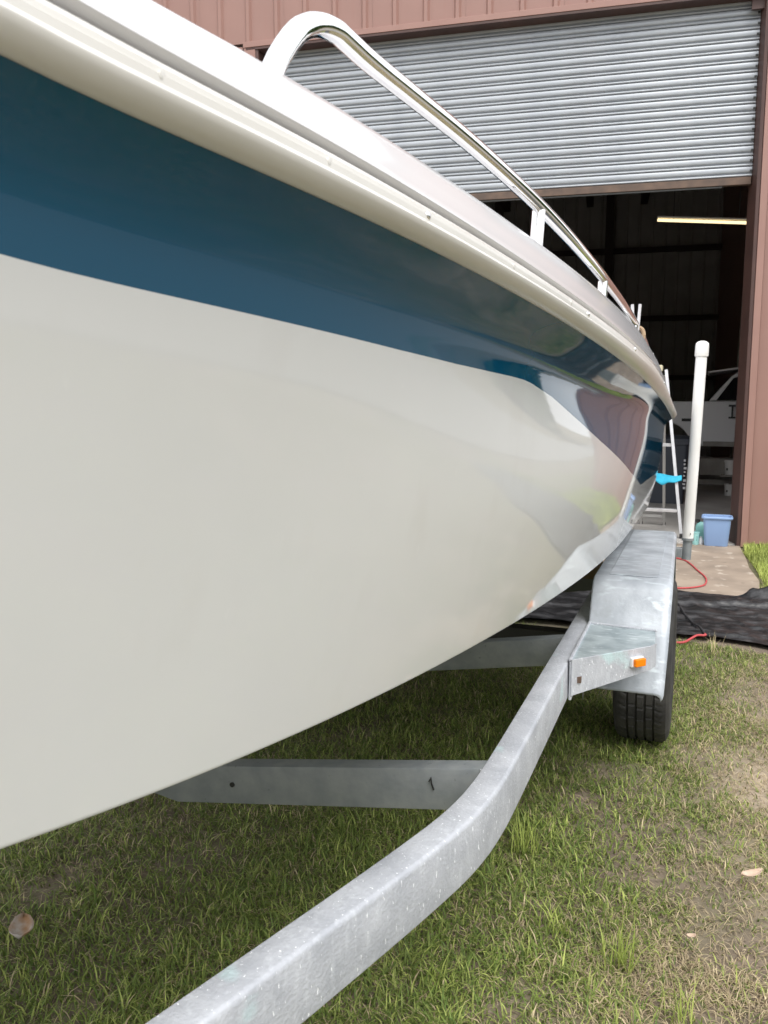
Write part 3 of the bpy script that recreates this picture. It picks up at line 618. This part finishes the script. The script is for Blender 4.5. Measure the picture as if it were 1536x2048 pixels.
mb = MB(); mb.bar((-0.60, 9.47, 0.12), (-0.36, 9.47, 0.12), 0.02, 0.03); mb.build('rear_brace', M['alu_dull'], ld)
mb = MB(); mb.bar((-0.21, 8.67, 0.27), (-0.35, 9.45, 0.20), 0.012, 0.02); mb.build('spreader', M['dark_steel'], ld)
mb = MB(); P = []
for i, s in enumerate(np.linspace(0, 1, 22)):
    row = []
    for j, t in enumerate(np.linspace(0, 1, 14)):
        drop = 0.085*(1 - abs(s - 0.32)*1.25) + 0.012*math.sin(9*s) if s < 0.9 else 0.04
        x = -0.425 + 0.245*s; q = 2*t - 1
        z = 0.632 + 0.012*math.sin(5*s + 1) - max(0, abs(q) - 0.35)*drop*1.9 + 0.010*float(vnoise(s*5, t*4, 9)); y = FY(0.6) - 0.03 + q*0.05 + 0.01*math.sin(7*s)
        row.append((x, y if q > -0.35 else y + 0.02*abs(q), z))
    P.append(row)
mb.grid(P); rag = mb.build('rag', M['cyan'], None, angle=80); so = rag.modifiers.new('thick', 'SOLIDIFY'); so.thickness = 0.004
tag(rag, 'bright cyan rag draped over a rung of the step ladder', 'rag')

# ------------------------------------------------------------------ things around the doorway
tub = thing('plastic_tub', 'blue plastic tub standing beside the door jamb on the concrete', 'tub', (0.158, 8.32, 0.012))
def rrect(cx, cy, hx, hy, r, z, n=6):
    out = []
    for qx, qy, a0 in ((1, 1, 0), (-1, 1, PI/2), (-1, -1, PI), (1, -1, 1.5*PI)):
        for i in range(n + 1): a = a0 + PI/2*i/n; out.append((cx + qx*(hx - r) + r*math.cos(a), cy + qy*(hy - r) + r*math.sin(a), z))
    return out + out[:1]
def shell(rings):  mb = MB(); mb.grid(rings); mb.add(rings[0][:-1], [tuple(range(len(rings[0]) - 1))]); return mb
rings = [rrect(0.158, 8.36, hx, hy, 0.03, z) for hx, hy, z in ((0.100, 0.075, 0.014), (0.104, 0.078, 0.02), (0.122, 0.094, 0.268), (0.136, 0.108, 0.272), (0.138, 0.110, 0.284), (0.130, 0.102, 0.292), (0.120, 0.092, 0.288), (0.102, 0.076, 0.03), (0.02, 0.02, 0.024))]
shell(rings).build('body', M['blue_tub'], tub, angle=40)
cup = thing('teal_cup', 'pale teal plastic cup with dark marks beside the guide post', 'cup', (-0.022, 8.33, 0.012))
mb = MB(); mb.lathe([(0.001, 0.002), (0.026, 0.0), (0.0275, 0.004), (0.031, 0.108), (0.035, 0.110), (0.035, 0.120), (0.029, 0.120), (0.025, 0.008), (0.001, 0.007)], (-0.022, 8.33, 0.012), 'z', 24); mb.build('body', M['teal'], cup, angle=50)
mb = MB()
for z in (0.055, 0.068, 0.081, 0.094): mb.box((-0.012, 8.302, z), (0.012, 0.003, 0.006))
mb.build('printed_mark', M['teal_dark'], cup)
jug = thing('plastic_jug', 'sea green plastic jug with a black cap behind the blue tub', 'jug', (0.03, 8.62, 0.012))
mb = MB(); mb.grid([rrect(0.03, 8.62, hx, hy, 0.02, z) for hx, hy, z in ((0.055, 0.04, 0.013), (0.06, 0.045, 0.02), (0.06, 0.045, 0.15), (0.045, 0.03, 0.18), (0.02, 0.02, 0.195))]); mb.build('body', M['teal_dark'], jug, angle=50)
mb = MB(); mb.lathe([(0.022, 0), (0.022, 0.03), (0.001, 0.032)], (-0.01, 8.62, 0.185), 'z', 14); mb.build('cap', M['black'], jug)
mb = MB(); mb.lathe([(0.001, 0), (0.02, 0.0), (0.02, 0.05), (0.012, 0.06), (0.012, 0.075), (0.001, 0.076)], (0.024, 8.36, 0.012), 'z', 16); bt = mb.build('small_bottle', M['sticker'], None, angle=40)
tag(bt, 'small whitish bottle squeezed between the teal cup and the blue tub', 'bottle')
# grey wheelie bin inside
bn = thing('grey_bin', 'dark grey plastic bin with white marks in the shade of the doorway', 'bin', (-0.46, 11.75, 0.02))
mb = MB(); mb.grid([rrect(-0.47, 11.8, hx, hy, 0.05, z) for hx, hy, z in ((0.26, 0.24, 0.02), (0.30, 0.28, 0.80), (0.33, 0.31, 0.805), (0.33, 0.31, 0.85))]); mb.build('body', M['bin'], bn, angle=40)
mb = MB(); mb.grid([rrect(-0.47, 11.8, hx, hy, 0.05, z) for hx, hy, z in ((0.335, 0.315, 0.852), (0.335, 0.315, 0.875), (0.28, 0.26, 0.91), (0.1, 0.1, 0.92), (0.01, 0.01, 0.922))]); mb.build('lid', M['bin'], bn, angle=40)
mb = MB(); rr_ = random.Random(4)
for k, z in enumerate((0.60, 0.55, 0.50, 0.45, 0.40, 0.34, 0.29, 0.24)):
    mb = MB(); w = rr_.uniform(0.02, 0.038); mb.box((-0.205 + rr_.uniform(-0.006, 0.006), 11.502 + 0.01*(0.8 - z), z), (w, 0.006, rr_.uniform(0.018, 0.034))); mb.build('printed_mark', M['sticker'], bn)
# bench and buckets
be = thing('low_bench', 'low grey plank bench standing in front of the white truck', 'bench', (0.5, 13.0, 0.02))
mb = MB(); mb.box((0.55, 13.0, 0.40), (1.7, 0.04, 0.20)); mb.build('front_board', M['bench'], be, bevel=0.005)
mb = MB(); mb.box((0.55, 13.2, 0.515), (1.7, 0.42, 0.03)); mb.build('top_board', M['bench'], be, bevel=0.004)
mb = MB(); mb.box((0.55, 13.0, 0.20), (1.7, 0.05, 0.07)); mb.build('lower_board', M['bench'], be, bevel=0.004)
for x in (-0.22, 1.3): mb = MB(); mb.box((x, 13.2, 0.26), (0.07, 0.36, 0.47)); mb.build('leg', M['bench'], be)
def bucket(x, y, z, r, h, label):
    b = thing('bucket', label, 'bucket', (x, y, z), 'white buckets inside the workshop')
    mb = MB(); mb.lathe([(0.001, 0.0), (r*0.86, 0), (r*0.97, h*0.86), (r*1.05, h*0.87), (r*1.05, h), (r*0.93, h), (r*0.8, 0.02), (0.001, 0.02)], (x, y, z), 'z', 24); mb.build('body', M['bucket'], b, angle=40)
    mb = MB(); mb.box((x - r*0.55, y - r*0.8, z + h*0.4), (r*0.22, 0.012, h*0.16), 0, -0.6); mb.build('label_mark', M['black'], b)
bucket(0.385, 12.8, 0.33, 0.085, 0.20, 'white bucket hung high in front of the bench boards by the jamb')
mb = MB(); mb.box((0.385, 12.82, 0.315), (0.26, 0.26, 0.024)); mb.build('shelf', M['bench'], be)
bucket(0.40, 12.9, 0.02, 0.085, 0.17, 'white bucket on the floor under the bench by the jamb')
# leaning ladder
el = thing('extension_ladder', 'long ladder leaning upright inside the workshop behind the white truck', 'ladder', (0.67, 16.3, 0.02))
for x0 in (0.475, 0.86): mb = MB(); mb.bar((x0, 16.3, 0.02), (x0 + 0.10, 16.9, 3.72), 0.028, 0.07); mb.build('rail', M['alu_dull'], el)
for k in range(11):
    z = 0.35 + 0.3*k; t = z/3.72; mb = MB(); mb.tube([(0.49 + 0.10*t, 16.3 + 0.6*t, z), (0.845 + 0.10*t, 16.3 + 0.6*t, z)], 0.014, 8); mb.build('rung', M['alu_dull'], el)

# ------------------------------------------------------------------ white truck inside
tk = thing('white_truck', 'old white off-road truck parked sideways in the dark workshop', 'truck', (0.6, 15.1, 0.02))
YT = 14.2
def tp(pts, y=YT): return [(x, y, z) for x, z in pts]
def arch(cx, cz, r, a0, a1, n=14): return [(cx + r*math.cos(a), cz + r*math.sin(a)) for a in np.linspace(a0, a1, n)]
low = [(-1.55, 0.70), (-1.55, 1.20), (-1.45, 1.33), (-1.0, 1.365), (0.03, 1.372), (3.3, 1.36), (3.32, 0.70), (3.2, 0.66)] + arch(2.5, 0.62, 0.42, 0.1, PI - 0.1) + [(1.9, 0.66), (-0.1, 0.66)] + arch(-0.6, 0.62, 0.42, 0.1, PI - 0.1) + [(-1.2, 0.66)]
mb = MB(); mb.prism(tp(low), (0, 1.85, 0)); mb.build('body', M['white_paint'], tk, angle=25, bevel=0.02)
cabin = [(0.05, 1.374), (0.37, 1.76), (0.52, 1.86), (3.0, 1.90), (3.25, 1.374)]
mb = MB(); mb.prism(tp(cabin, YT + 0.05), (0, 1.7, 0)); cb = mb.build('cabin', M['white_paint'], tk, bevel=0.03)
mb = MB(); mb.add([(0.055, YT + 0.14, 1.385), (0.365, YT + 0.14, 1.75), (0.365, YT + 1.66, 1.75), (0.055, YT + 1.66, 1.385)], [(0, 1, 2, 3)]); w = mb.build('windscreen', M['glass'], cb); so = w.modifiers.new('t', 'SOLIDIFY'); so.thickness = 0.03; so.offset = 0
mb = MB(); mb.prism([(0.02, YT + 0.02, 1.835), (0.30, YT + 0.02, 1.875), (0.8, YT + 0.02, 1.935), (0.8, YT + 0.02, 1.915), (0.3, YT + 0.02, 1.85), (0.04, YT + 0.02, 1.815)], (0, 1.76, 0)); mb.build('sun_visor', M['white_paint'], cb)
dr = [(0.02, 0.74), (0.005, 1.0), (0.02, 1.25), (0.07, 1.365), (1.2, 1.365), (1.2, 0.74)]
mb = MB(); mb.prism(tp(dr, YT - 0.014), (0, 0.018, 0)); dd = mb.build('door', M['white_paint'], tk, bevel=0.006)
mb = MB(); mb.prism(tp([(0.165, 1.385), (0.40, 1.73), (0.48, 1.76), (1.15, 1.78), (1.15, 1.385)], YT + 0.035), (0, 0.02, 0)); mb.build('window', M['glass'], cb)
mb = MB(); mb.prism(tp([(0.0, 0.66), (0.0, 0.735), (1.8, 0.735), (1.8, 0.66)], YT - 0.03), (0, 0.028, 0)); mb.build('sill', M['bench'], tk, bevel=0.004)
mb = MB(); mb.box((0.40, YT - 0.05, 1.30), (0.10, 0.05, 0.03)); mb.box((0.405, YT - 0.06, 1.21), (0.025, 0.025, 0.17)); mb.box((0.405, YT - 0.05, 1.115), (0.10, 0.05, 0.025)); mb.build('mirror_bracket', M['black'], dd)
mb = MB(); mb.box((0.53, YT - 0.22, 1.34), (0.16, 0.05, 0.26)); mb.build('mirror', M['bluegrey'], dd, bevel=0.02)
mb = MB(); mb.box((-0.26, YT - 0.008, 1.075), (0.15, 0.02, 0.045)); mb.build('side_badge', M['black'], tk)
for x in (-0.6, 2.5):
    mb = MB(); mb.lathe([(0.001, 0), (0.2, 0), (0.21, 0.02), (0.36, 0.0), (0.385, 0.03), (0.385, 0.24), (0.36, 0.26), (0.001, 0.26)], (0, 0, 0), 'x', 32)
    mb.v = [(x - b, YT + 0.06 + a, 0.405 + c) for a, b, c in mb.v]; mb.build('wheel', M['rubber'], tk, angle=40)
mb = MB(); mb.box((-1.63, YT + 0.92, 0.72), (0.14, 1.9, 0.18)); mb.build('bumper', M['steel'], tk, bevel=0.02)

# ------------------------------------------------------------------ tarp and cords
tx, ty = np.meshgrid(np.linspace(0, 1, 300), np.linspace(0, 1, 120), indexing='ij')
front = 4.98 - 0.20*sstep(0.39, 0.57, tx) + 0.9*sstep(0.64, 1.0, tx) + 0.03*np.sin(tx*31) + 0.05*(fbm(tx*7, tx*0, 21) - 0.5); back = 6.18 + 0.35*sstep(0.56, 0.93, tx) + 0.04*np.sin(tx*9 + 1) + 0.06*(fbm(tx*6, tx*0 + 3, 5) - 0.5)
X = -2.2 + 5.4*tx; Y = front + (back - front)*ty
wx, wy = X + 0.25*(fbm(X*2, Y*2, 31) - 0.5), Y + 0.25*(fbm(X*2, Y*2, 41) - 0.5)
ridge = lambda u, v, s: 1 - np.abs(2*fbm(u, v, s, 3) - 1)
Z = 0.004 + 0.016*ridge(wx*1.1, wy*4.5, 51)**7 + 0.014*ridge(wx*2.2 + 0.8*wy, wy*7 - wx, 61)**8 + 0.008*ridge(wx*4 - wy*2, wy*9 + wx*2, 65)**6 + 0.0025*ridge(X*9, Y*15, 71)**3
f1 = np.exp(-((Y - (5.72 + 0.10*np.sin(X*2.2)))/0.03)**2)*0.040*sstep(1.2, 0.2, np.abs(X - 0.1))*(0.5 + fbm(X*6, Y*2, 77)); f2 = np.exp(-((Y - (6.12 - 0.35*(X - 0.42)))/0.10)**2)*0.10*sstep(0.26, 0.36, X)*sstep(1.3, 0.7, X)*(0.3 + 1.4*fbm(X*11, Y*11, 81))
Z += f1 + f2; edge = np.minimum(np.minimum(ty, 1 - ty), np.minimum(tx, 1 - tx)); Z = 0.004 + (Z - 0.004)*(0.25 + 0.75*sstep(0, 0.05, edge)) + 0.010*np.exp(-(ty/0.03)**2)*(fbm(X*8, Y*0, 91))
Z += 0.012
mb = MB(); mb.grid(np.stack([X, Y, Z], -1)); tarp = mb.build('tarp', M['tarp'], None, angle=180); tag(tarp, 'crumpled black plastic sheet spread between grass and concrete', 'plastic sheet')
def tz(x, y):
    i = int(round((x + 2.2)/5.4*299)); i = min(max(i, 0), 299); j = int(np.argmin(np.abs(Y[i] - y))); return float(Z[i, j])
cord = [(-0.62, 7.65, 0.02), (-0.3, 7.55, 0.02), (-0.12, 7.44, 0.02), (-0.05, 7.25, 0.02), (0.0, 7.02, 0.02), (0.045, 6.83, 0.02), (0.068, 6.70, 0.02), (0.072, 6.55, 0.02), (0.055, 6.42, 0.02), (0.0, 6.33, 0.02), (-0.07, 6.27, 0.02), (-0.16, 6.24, 0.02), (-0.4, 6.22, 0.02), (-0.7, 6.24, 0.02)]
mb = MB(); mb.tube(dense(cord, 4), 0.0062, 8); tag(mb.build('power_cord', M['red_cord'], None, angle=80), 'red cord looping over the concrete behind the trailer wheel', 'cord')
cd = thing('tool_cord', 'black cord with a red end lying across the black plastic sheet', 'cord', (0.02, 5.2, 0.02))
pc = [(x, y, tz(x, y) + 0.012) for x, y in ((-0.16, 5.72), (-0.10, 5.62), (-0.07, 5.5), (-0.04, 5.35), (0.0, 5.18), (0.035, 5.08), (0.062, 4.985))]
mb = MB(); mb.tube(dense(pc, 4), 0.0065, 8); mb.build('black_cable', M['black_cord'], cd, angle=80)
pr2 = [pc[-1], (0.065, 4.965, pc[-1][2]), (0.05, 4.95, pc[-1][2]), (0.02, 4.93, 0.035), (-0.01, 4.87, 0.03), (-0.05, 4.81, 0.02), (-0.12, 4.80, 0.015), (-0.2, 4.82, 0.01)]
mb = MB(); mb.tube(dense(pr2, 4), 0.0068, 8); mb.build('red_cable', M['red_cord'], cd, angle=80)

# ------------------------------------------------------------------ leaves on the grass
def leaf(name, x, y, r, mat, label, cat, asp=0.6, rz=0.3, h=0.02):
    P = []
    for i, s in enumerate(np.linspace(-1, 1, 9)):
        w = asp*(1 - s*s)**0.6
        P.append([(x + r*(s*math.cos(rz) - q*w*math.sin(rz)), y + r*(s*math.sin(rz) + q*w*math.cos(rz)), 0.03 + h*(0.6*q*q + 0.5*s*s*(1 if i % 2 else 0.8)) + 0.3*r*(s + 0.3*q)*0.4) for q in np.linspace(-1, 1, 7)])
    mb = MB(); mb.grid(P); o = mb.build(name, mat, None, angle=60); so = o.modifiers.new('t', 'SOLIDIFY'); so.thickness = 0.0015; return tag(o, label, cat)
leaf('dry_leaf', -1.545, 1.48, 0.042, M['leaf_tan'], 'curled tan and grey leaf lying in the green grass', 'leaf', 0.7, 2.2)
leaf('wood_chip', 0.185, 2.41, 0.032, M['chip'], 'pale pinkish wood chip on the dry brown grass', 'wood chip', 0.42, 0.5, 0.012)
leaf('bark_flake', 0.03, 2.06, 0.012, M['chip'], 'tiny whitish flake on the bare damp soil', 'flake', 0.6, 0.2, 0.006)
leaf('yellow_leaf', -1.74, 2.20, 0.05, M['leaf_yellow'], 'yellow leaf in the grass under the hull', 'leaf', 0.6, 0.9)

# ------------------------------------------------------------------ grass
def blades(x, y, h, w, lean, az, col, bend=1.0, z0=None):
    n = len(x); z = ground_z(x, y) if z0 is None else z0
    dx, dy = np.cos(az), np.sin(az); px, py = -dy, dx
    V = np.zeros((n, 5, 3))
    for k, (t, ww) in enumerate(((0, 1), (0.5, 0.8), (1, 0))):
        L = h*t; a = lean*(0.35 + 0.65*t*bend); cx, cy, cz = x + dx*L*np.sin(a), y + dy*L*np.sin(a), z + L*np.cos(a)
        if k < 2:
            V[:, 2*k] = np.stack([cx - px*w*ww/2, cy - py*w*ww/2, cz], -1); V[:, 2*k + 1] = np.stack([cx + px*w*ww/2, cy + py*w*ww/2, cz], -1)
        else: V[:, 4] = np.stack([cx, cy, cz], -1)
    return V
def blade_object(name, V, col):
    n = len(V); me = bpy.data.meshes.new(name); idx = np.arange(n)[:, None]*5
    tris = (idx + np.array([0, 1, 3, 0, 3, 2, 2, 3, 4])[None]).reshape(-1)
    me.vertices.add(n*5); me.vertices.foreach_set('co', V.reshape(-1).astype(np.float32))
    me.loops.add(len(tris)); me.loops.foreach_set('vertex_index', tris.astype(np.int32))
    me.polygons.add(len(tris)//3); me.polygons.foreach_set('loop_start', np.arange(0, len(tris), 3, dtype=np.int32)); me.polygons.foreach_set('loop_total', np.full(len(tris)//3, 3, np.int32))
    me.update(); at = me.attributes.new('blade', 'FLOAT_COLOR', 'POINT')
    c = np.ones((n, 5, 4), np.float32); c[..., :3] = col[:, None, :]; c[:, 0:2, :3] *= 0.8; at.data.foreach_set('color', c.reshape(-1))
    me.materials.append(M['grass']); o = bpy.data.objects.new(name, me); C.objects.link(o); return o
def dry_field(x, y):     # 0 = lush green, 1 = dry or bare: drier out to the right where it is walked on
    d = sstep(-0.50, 0.45, x - 0.18*(y - 2.5)*0.6) * 0.66 + 0.45*(fbm(x*1.7, y*1.7, 101) - 0.5) + 0.25*(fbm(x*5, y*5, 111) - 0.5)
    d += 0.40*worn(x, y) + 0.35*np.exp(-((x - 0.05)/0.3)**2 - ((y - 1.95)/0.35)**2) - 0.6*sstep(0.42, 0.6, x)*sstep(5.6, 6.3, y)
    return np.clip(d, 0, 1)
N = 1050000
yq = 0.45 + 6.6*rng.random(N)**1.6; xq = -3.0 + 6.2*rng.random(N)
keep = np.ones(N, bool)
keep &= ~((yq > 4.93 - 0.2*sstep(-0.1, 0.86, xq) + 0.9*sstep(1.25, 3.25, xq)) & (yq < 6.15 + 0.35*sstep(0.85, 2.85, xq)) & (xq > -2.2) & (xq < 3.25))
keep &= ~((yq > 6.0) & (xq < 0.40 + 0.05*rng.random(N) + 0.12*fbm(yq*3, xq, 7)))
keep &= rng.random(N) < np.where(xq < -1.2, 0.55, 1.0)*np.where(xq > 1.3, 0.6, 1.0)
dq = dry_field(xq, yq)
bare = sstep(0.50, 0.72, fbm(xq*3.6, yq*3.6, 141) + 0.10*(dq - 0.5) + 0.25*np.exp(-((xq - 0.28)/0.25)**2 - ((yq - 1.75)/0.4)**2) + 0.10*worn(xq, yq))
keep &= rng.random(N) > 0.68*bare
xq, yq, dq, bare = xq[keep], yq[keep], dq[keep], bare[keep]; n = len(xq)
clump = fbm(xq*6, yq*6, 151)
thatch = rng.random(n) < 0.34 + 0.52*dq
h = np.where(thatch, 0.02 + 0.035*rng.random(n), (0.017 + 0.038*rng.random(n)**1.5)*(1.1 - 0.45*dq)*(0.55 + 0.9*clump))
lean = np.where(thatch, 1.15 + 0.38*rng.random(n), 0.45 + 1.0*rng.random(n)); w = np.where(thatch, 0.0022, 0.0038)*(0.7 + 0.6*rng.random(n))
az = 2*PI*rng.random(n)
green = np.array([0.22, 0.285, 0.06]); lime = np.array([0.46, 0.51, 0.15]); deep = np.array([0.115, 0.18, 0.045]); straw = np.array([0.66, 0.55, 0.35]); brown = np.array([0.33, 0.26, 0.165])
r1, r2 = rng.random(n)[:, None], rng.random(n)[:, None]
gcol = deep*(1 - r1) + np.where(r2 > 0.45, lime, green)*r1
scol = brown*(1 - r1) + straw*r1
isdry = (rng.random(n) < np.where(thatch, 0.35 + 0.60*dq, 0.04 + 0.45*dq))[:, None]
col = np.where(isdry, scol, gcol)*(0.75 + 0.5*rng.random(n))[:, None]*(0.85 + 0.3*clump)[:, None]
# lush strip of lawn beside the apron, up to the foot of the wall
n3 = 26000; x3 = 0.40 + 1.6*rng.random(n3)**1.3; y3 = 6.25 + 2.3*rng.random(n3); k3 = (y3 < J.y - 0.02 + 0.116*(x3 - J.x)) & (y3 > 6.2 + 0.35*sstep(0.85, 2.0, x3)) & (x3 > 0.375 + 0.09*sstep(8.3, 6.4, y3) + 0.05*fbm(y3*6, x3, 9))
x3, y3 = x3[k3], y3[k3]; n3 = len(x3); f3 = fbm(x3*4, y3*4, 161)
xq, yq = np.r_[xq, x3], np.r_[yq, y3]; h = np.r_[h, 0.03 + 0.07*rng.random(n3)*(0.5 + f3)]; lean = np.r_[lean, 0.15 + 0.8*rng.random(n3)]; w = np.r_[w, np.full(n3, 0.006)]; az = np.r_[az, 2*PI*rng.random(n3)]
col = np.r_[col, (green*0.9 + (lime*1.25 - green*0.9)*rng.random(n3)[:, None])*(0.6 + 0.8*f3)[:, None]]
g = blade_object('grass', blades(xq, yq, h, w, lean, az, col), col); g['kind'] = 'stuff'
# lawn farther off to the right, sparser and coarser
n = 60000; x2 = 3.5*rng.random(n)**0.5*0 + 0.5 + 14*rng.random(n); y2 = -2 + 13*rng.random(n); k2 = ~((x2 < 3.5) & (y2 > 0.45) & (y2 < 7.0)) & ~((x2 > 2.6 + 0.1*np.maximum(y2, 0)*0.8) & (x2 < 7.4)) & ((J.y - 0.116*(x2 - J.x)*-1 - y2 > 0.05) | (x2 > 2.35)); x2, y2 = x2[k2], y2[k2]; n = len(x2)
c2 = (deep + (lime - deep)*rng.random(n)[:, None])
g2 = blade_object('lawn_grass', blades(x2, y2, 0.04 + 0.05*rng.random(n), 0.009 + 0.004*rng.random(n), 0.3 + 0.8*rng.random(n), 2*PI*rng.random(n), c2, z0=np.full(n, -0.012)), c2); g2['kind'] = 'stuff'
# taller tufts one can point at
for (x, y, k, hh, lb) in ((-0.13, 1.95, 46, 0.15, 'tall wispy grass tuft in the bare ground at the bottom of the view'), (-0.30, 2.02, 26, 0.11, 'short grass tuft left of the wispy one near the trailer beam'),
                          (-0.45, 2.36, 44, 0.16, 'dense green grass tuft growing right beside the trailer beam bend'), (0.01, 1.80, 26, 0.14, 'grey green grass tuft lying over at the edge of damp soil'),
                          (-0.52, 1.72, 24, 0.10, 'bright grass tuft close under the near trailer beam'), (0.10, 4.72, 20, 0.16, 'pale dry grass stalks sticking up in front of the black sheet')):
    pale = 'pale' in lb; t = k
    xx = x + 0.02*rng.normal(size=t); yt = y + 0.02*rng.normal(size=t)
    cc = (straw*0.9 if pale else green*1.3) + (lime*0.9 - green)*rng.random(t)[:, None]
    V = blades(xx, yt, hh*(0.45 + 0.55*rng.random(t)), 0.0032*np.ones(t), 0.15 + 0.75*rng.random(t)**1.5, 2*PI*rng.random(t), cc, bend=1.2)
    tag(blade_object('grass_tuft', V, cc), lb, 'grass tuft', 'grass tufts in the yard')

# ------------------------------------------------------------------ trees beyond the yard (seen in the gloss of the hull)
n = 30000; th = rng.uniform(-2.2, 1.165, n); R = rng.uniform(34, 46, n); H = (5 + 6*fbm(th*9, th*0, 201) )*(1 - 0.25*((R - 40)/6)**2); zc = H*rng.random(n)**0.7
cx, cy = R*np.cos(th) , R*np.sin(th)
s = 0.35 + 0.5*rng.random(n); V = np.zeros((n, 4, 3)); q1 = rng.normal(size=(n, 3)); q1 /= np.linalg.norm(q1, axis=1)[:, None]; q2 = np.cross(q1, rng.normal(size=(n, 3))); q2 /= np.linalg.norm(q2, axis=1)[:, None]
c0 = np.stack([cx, cy, zc], -1)
for k, (a, b) in enumerate(((-1, -0.7), (1, -0.5), (0.8, 0.7), (-0.7, 0.9))): V[:, k] = c0 + q1*(a*s)[:, None] + q2*(b*s)[:, None]
me = bpy.data.meshes.new('treeline'); me.from_pydata([tuple(p) for p in V.reshape(-1, 3)], [], [(4*i, 4*i + 1, 4*i + 2, 4*i + 3) for i in range(n)]); me.materials.append(M['foliage'])
tl = bpy.data.objects.new('treeline', me); C.objects.link(tl); tl['kind'] = 'stuff'
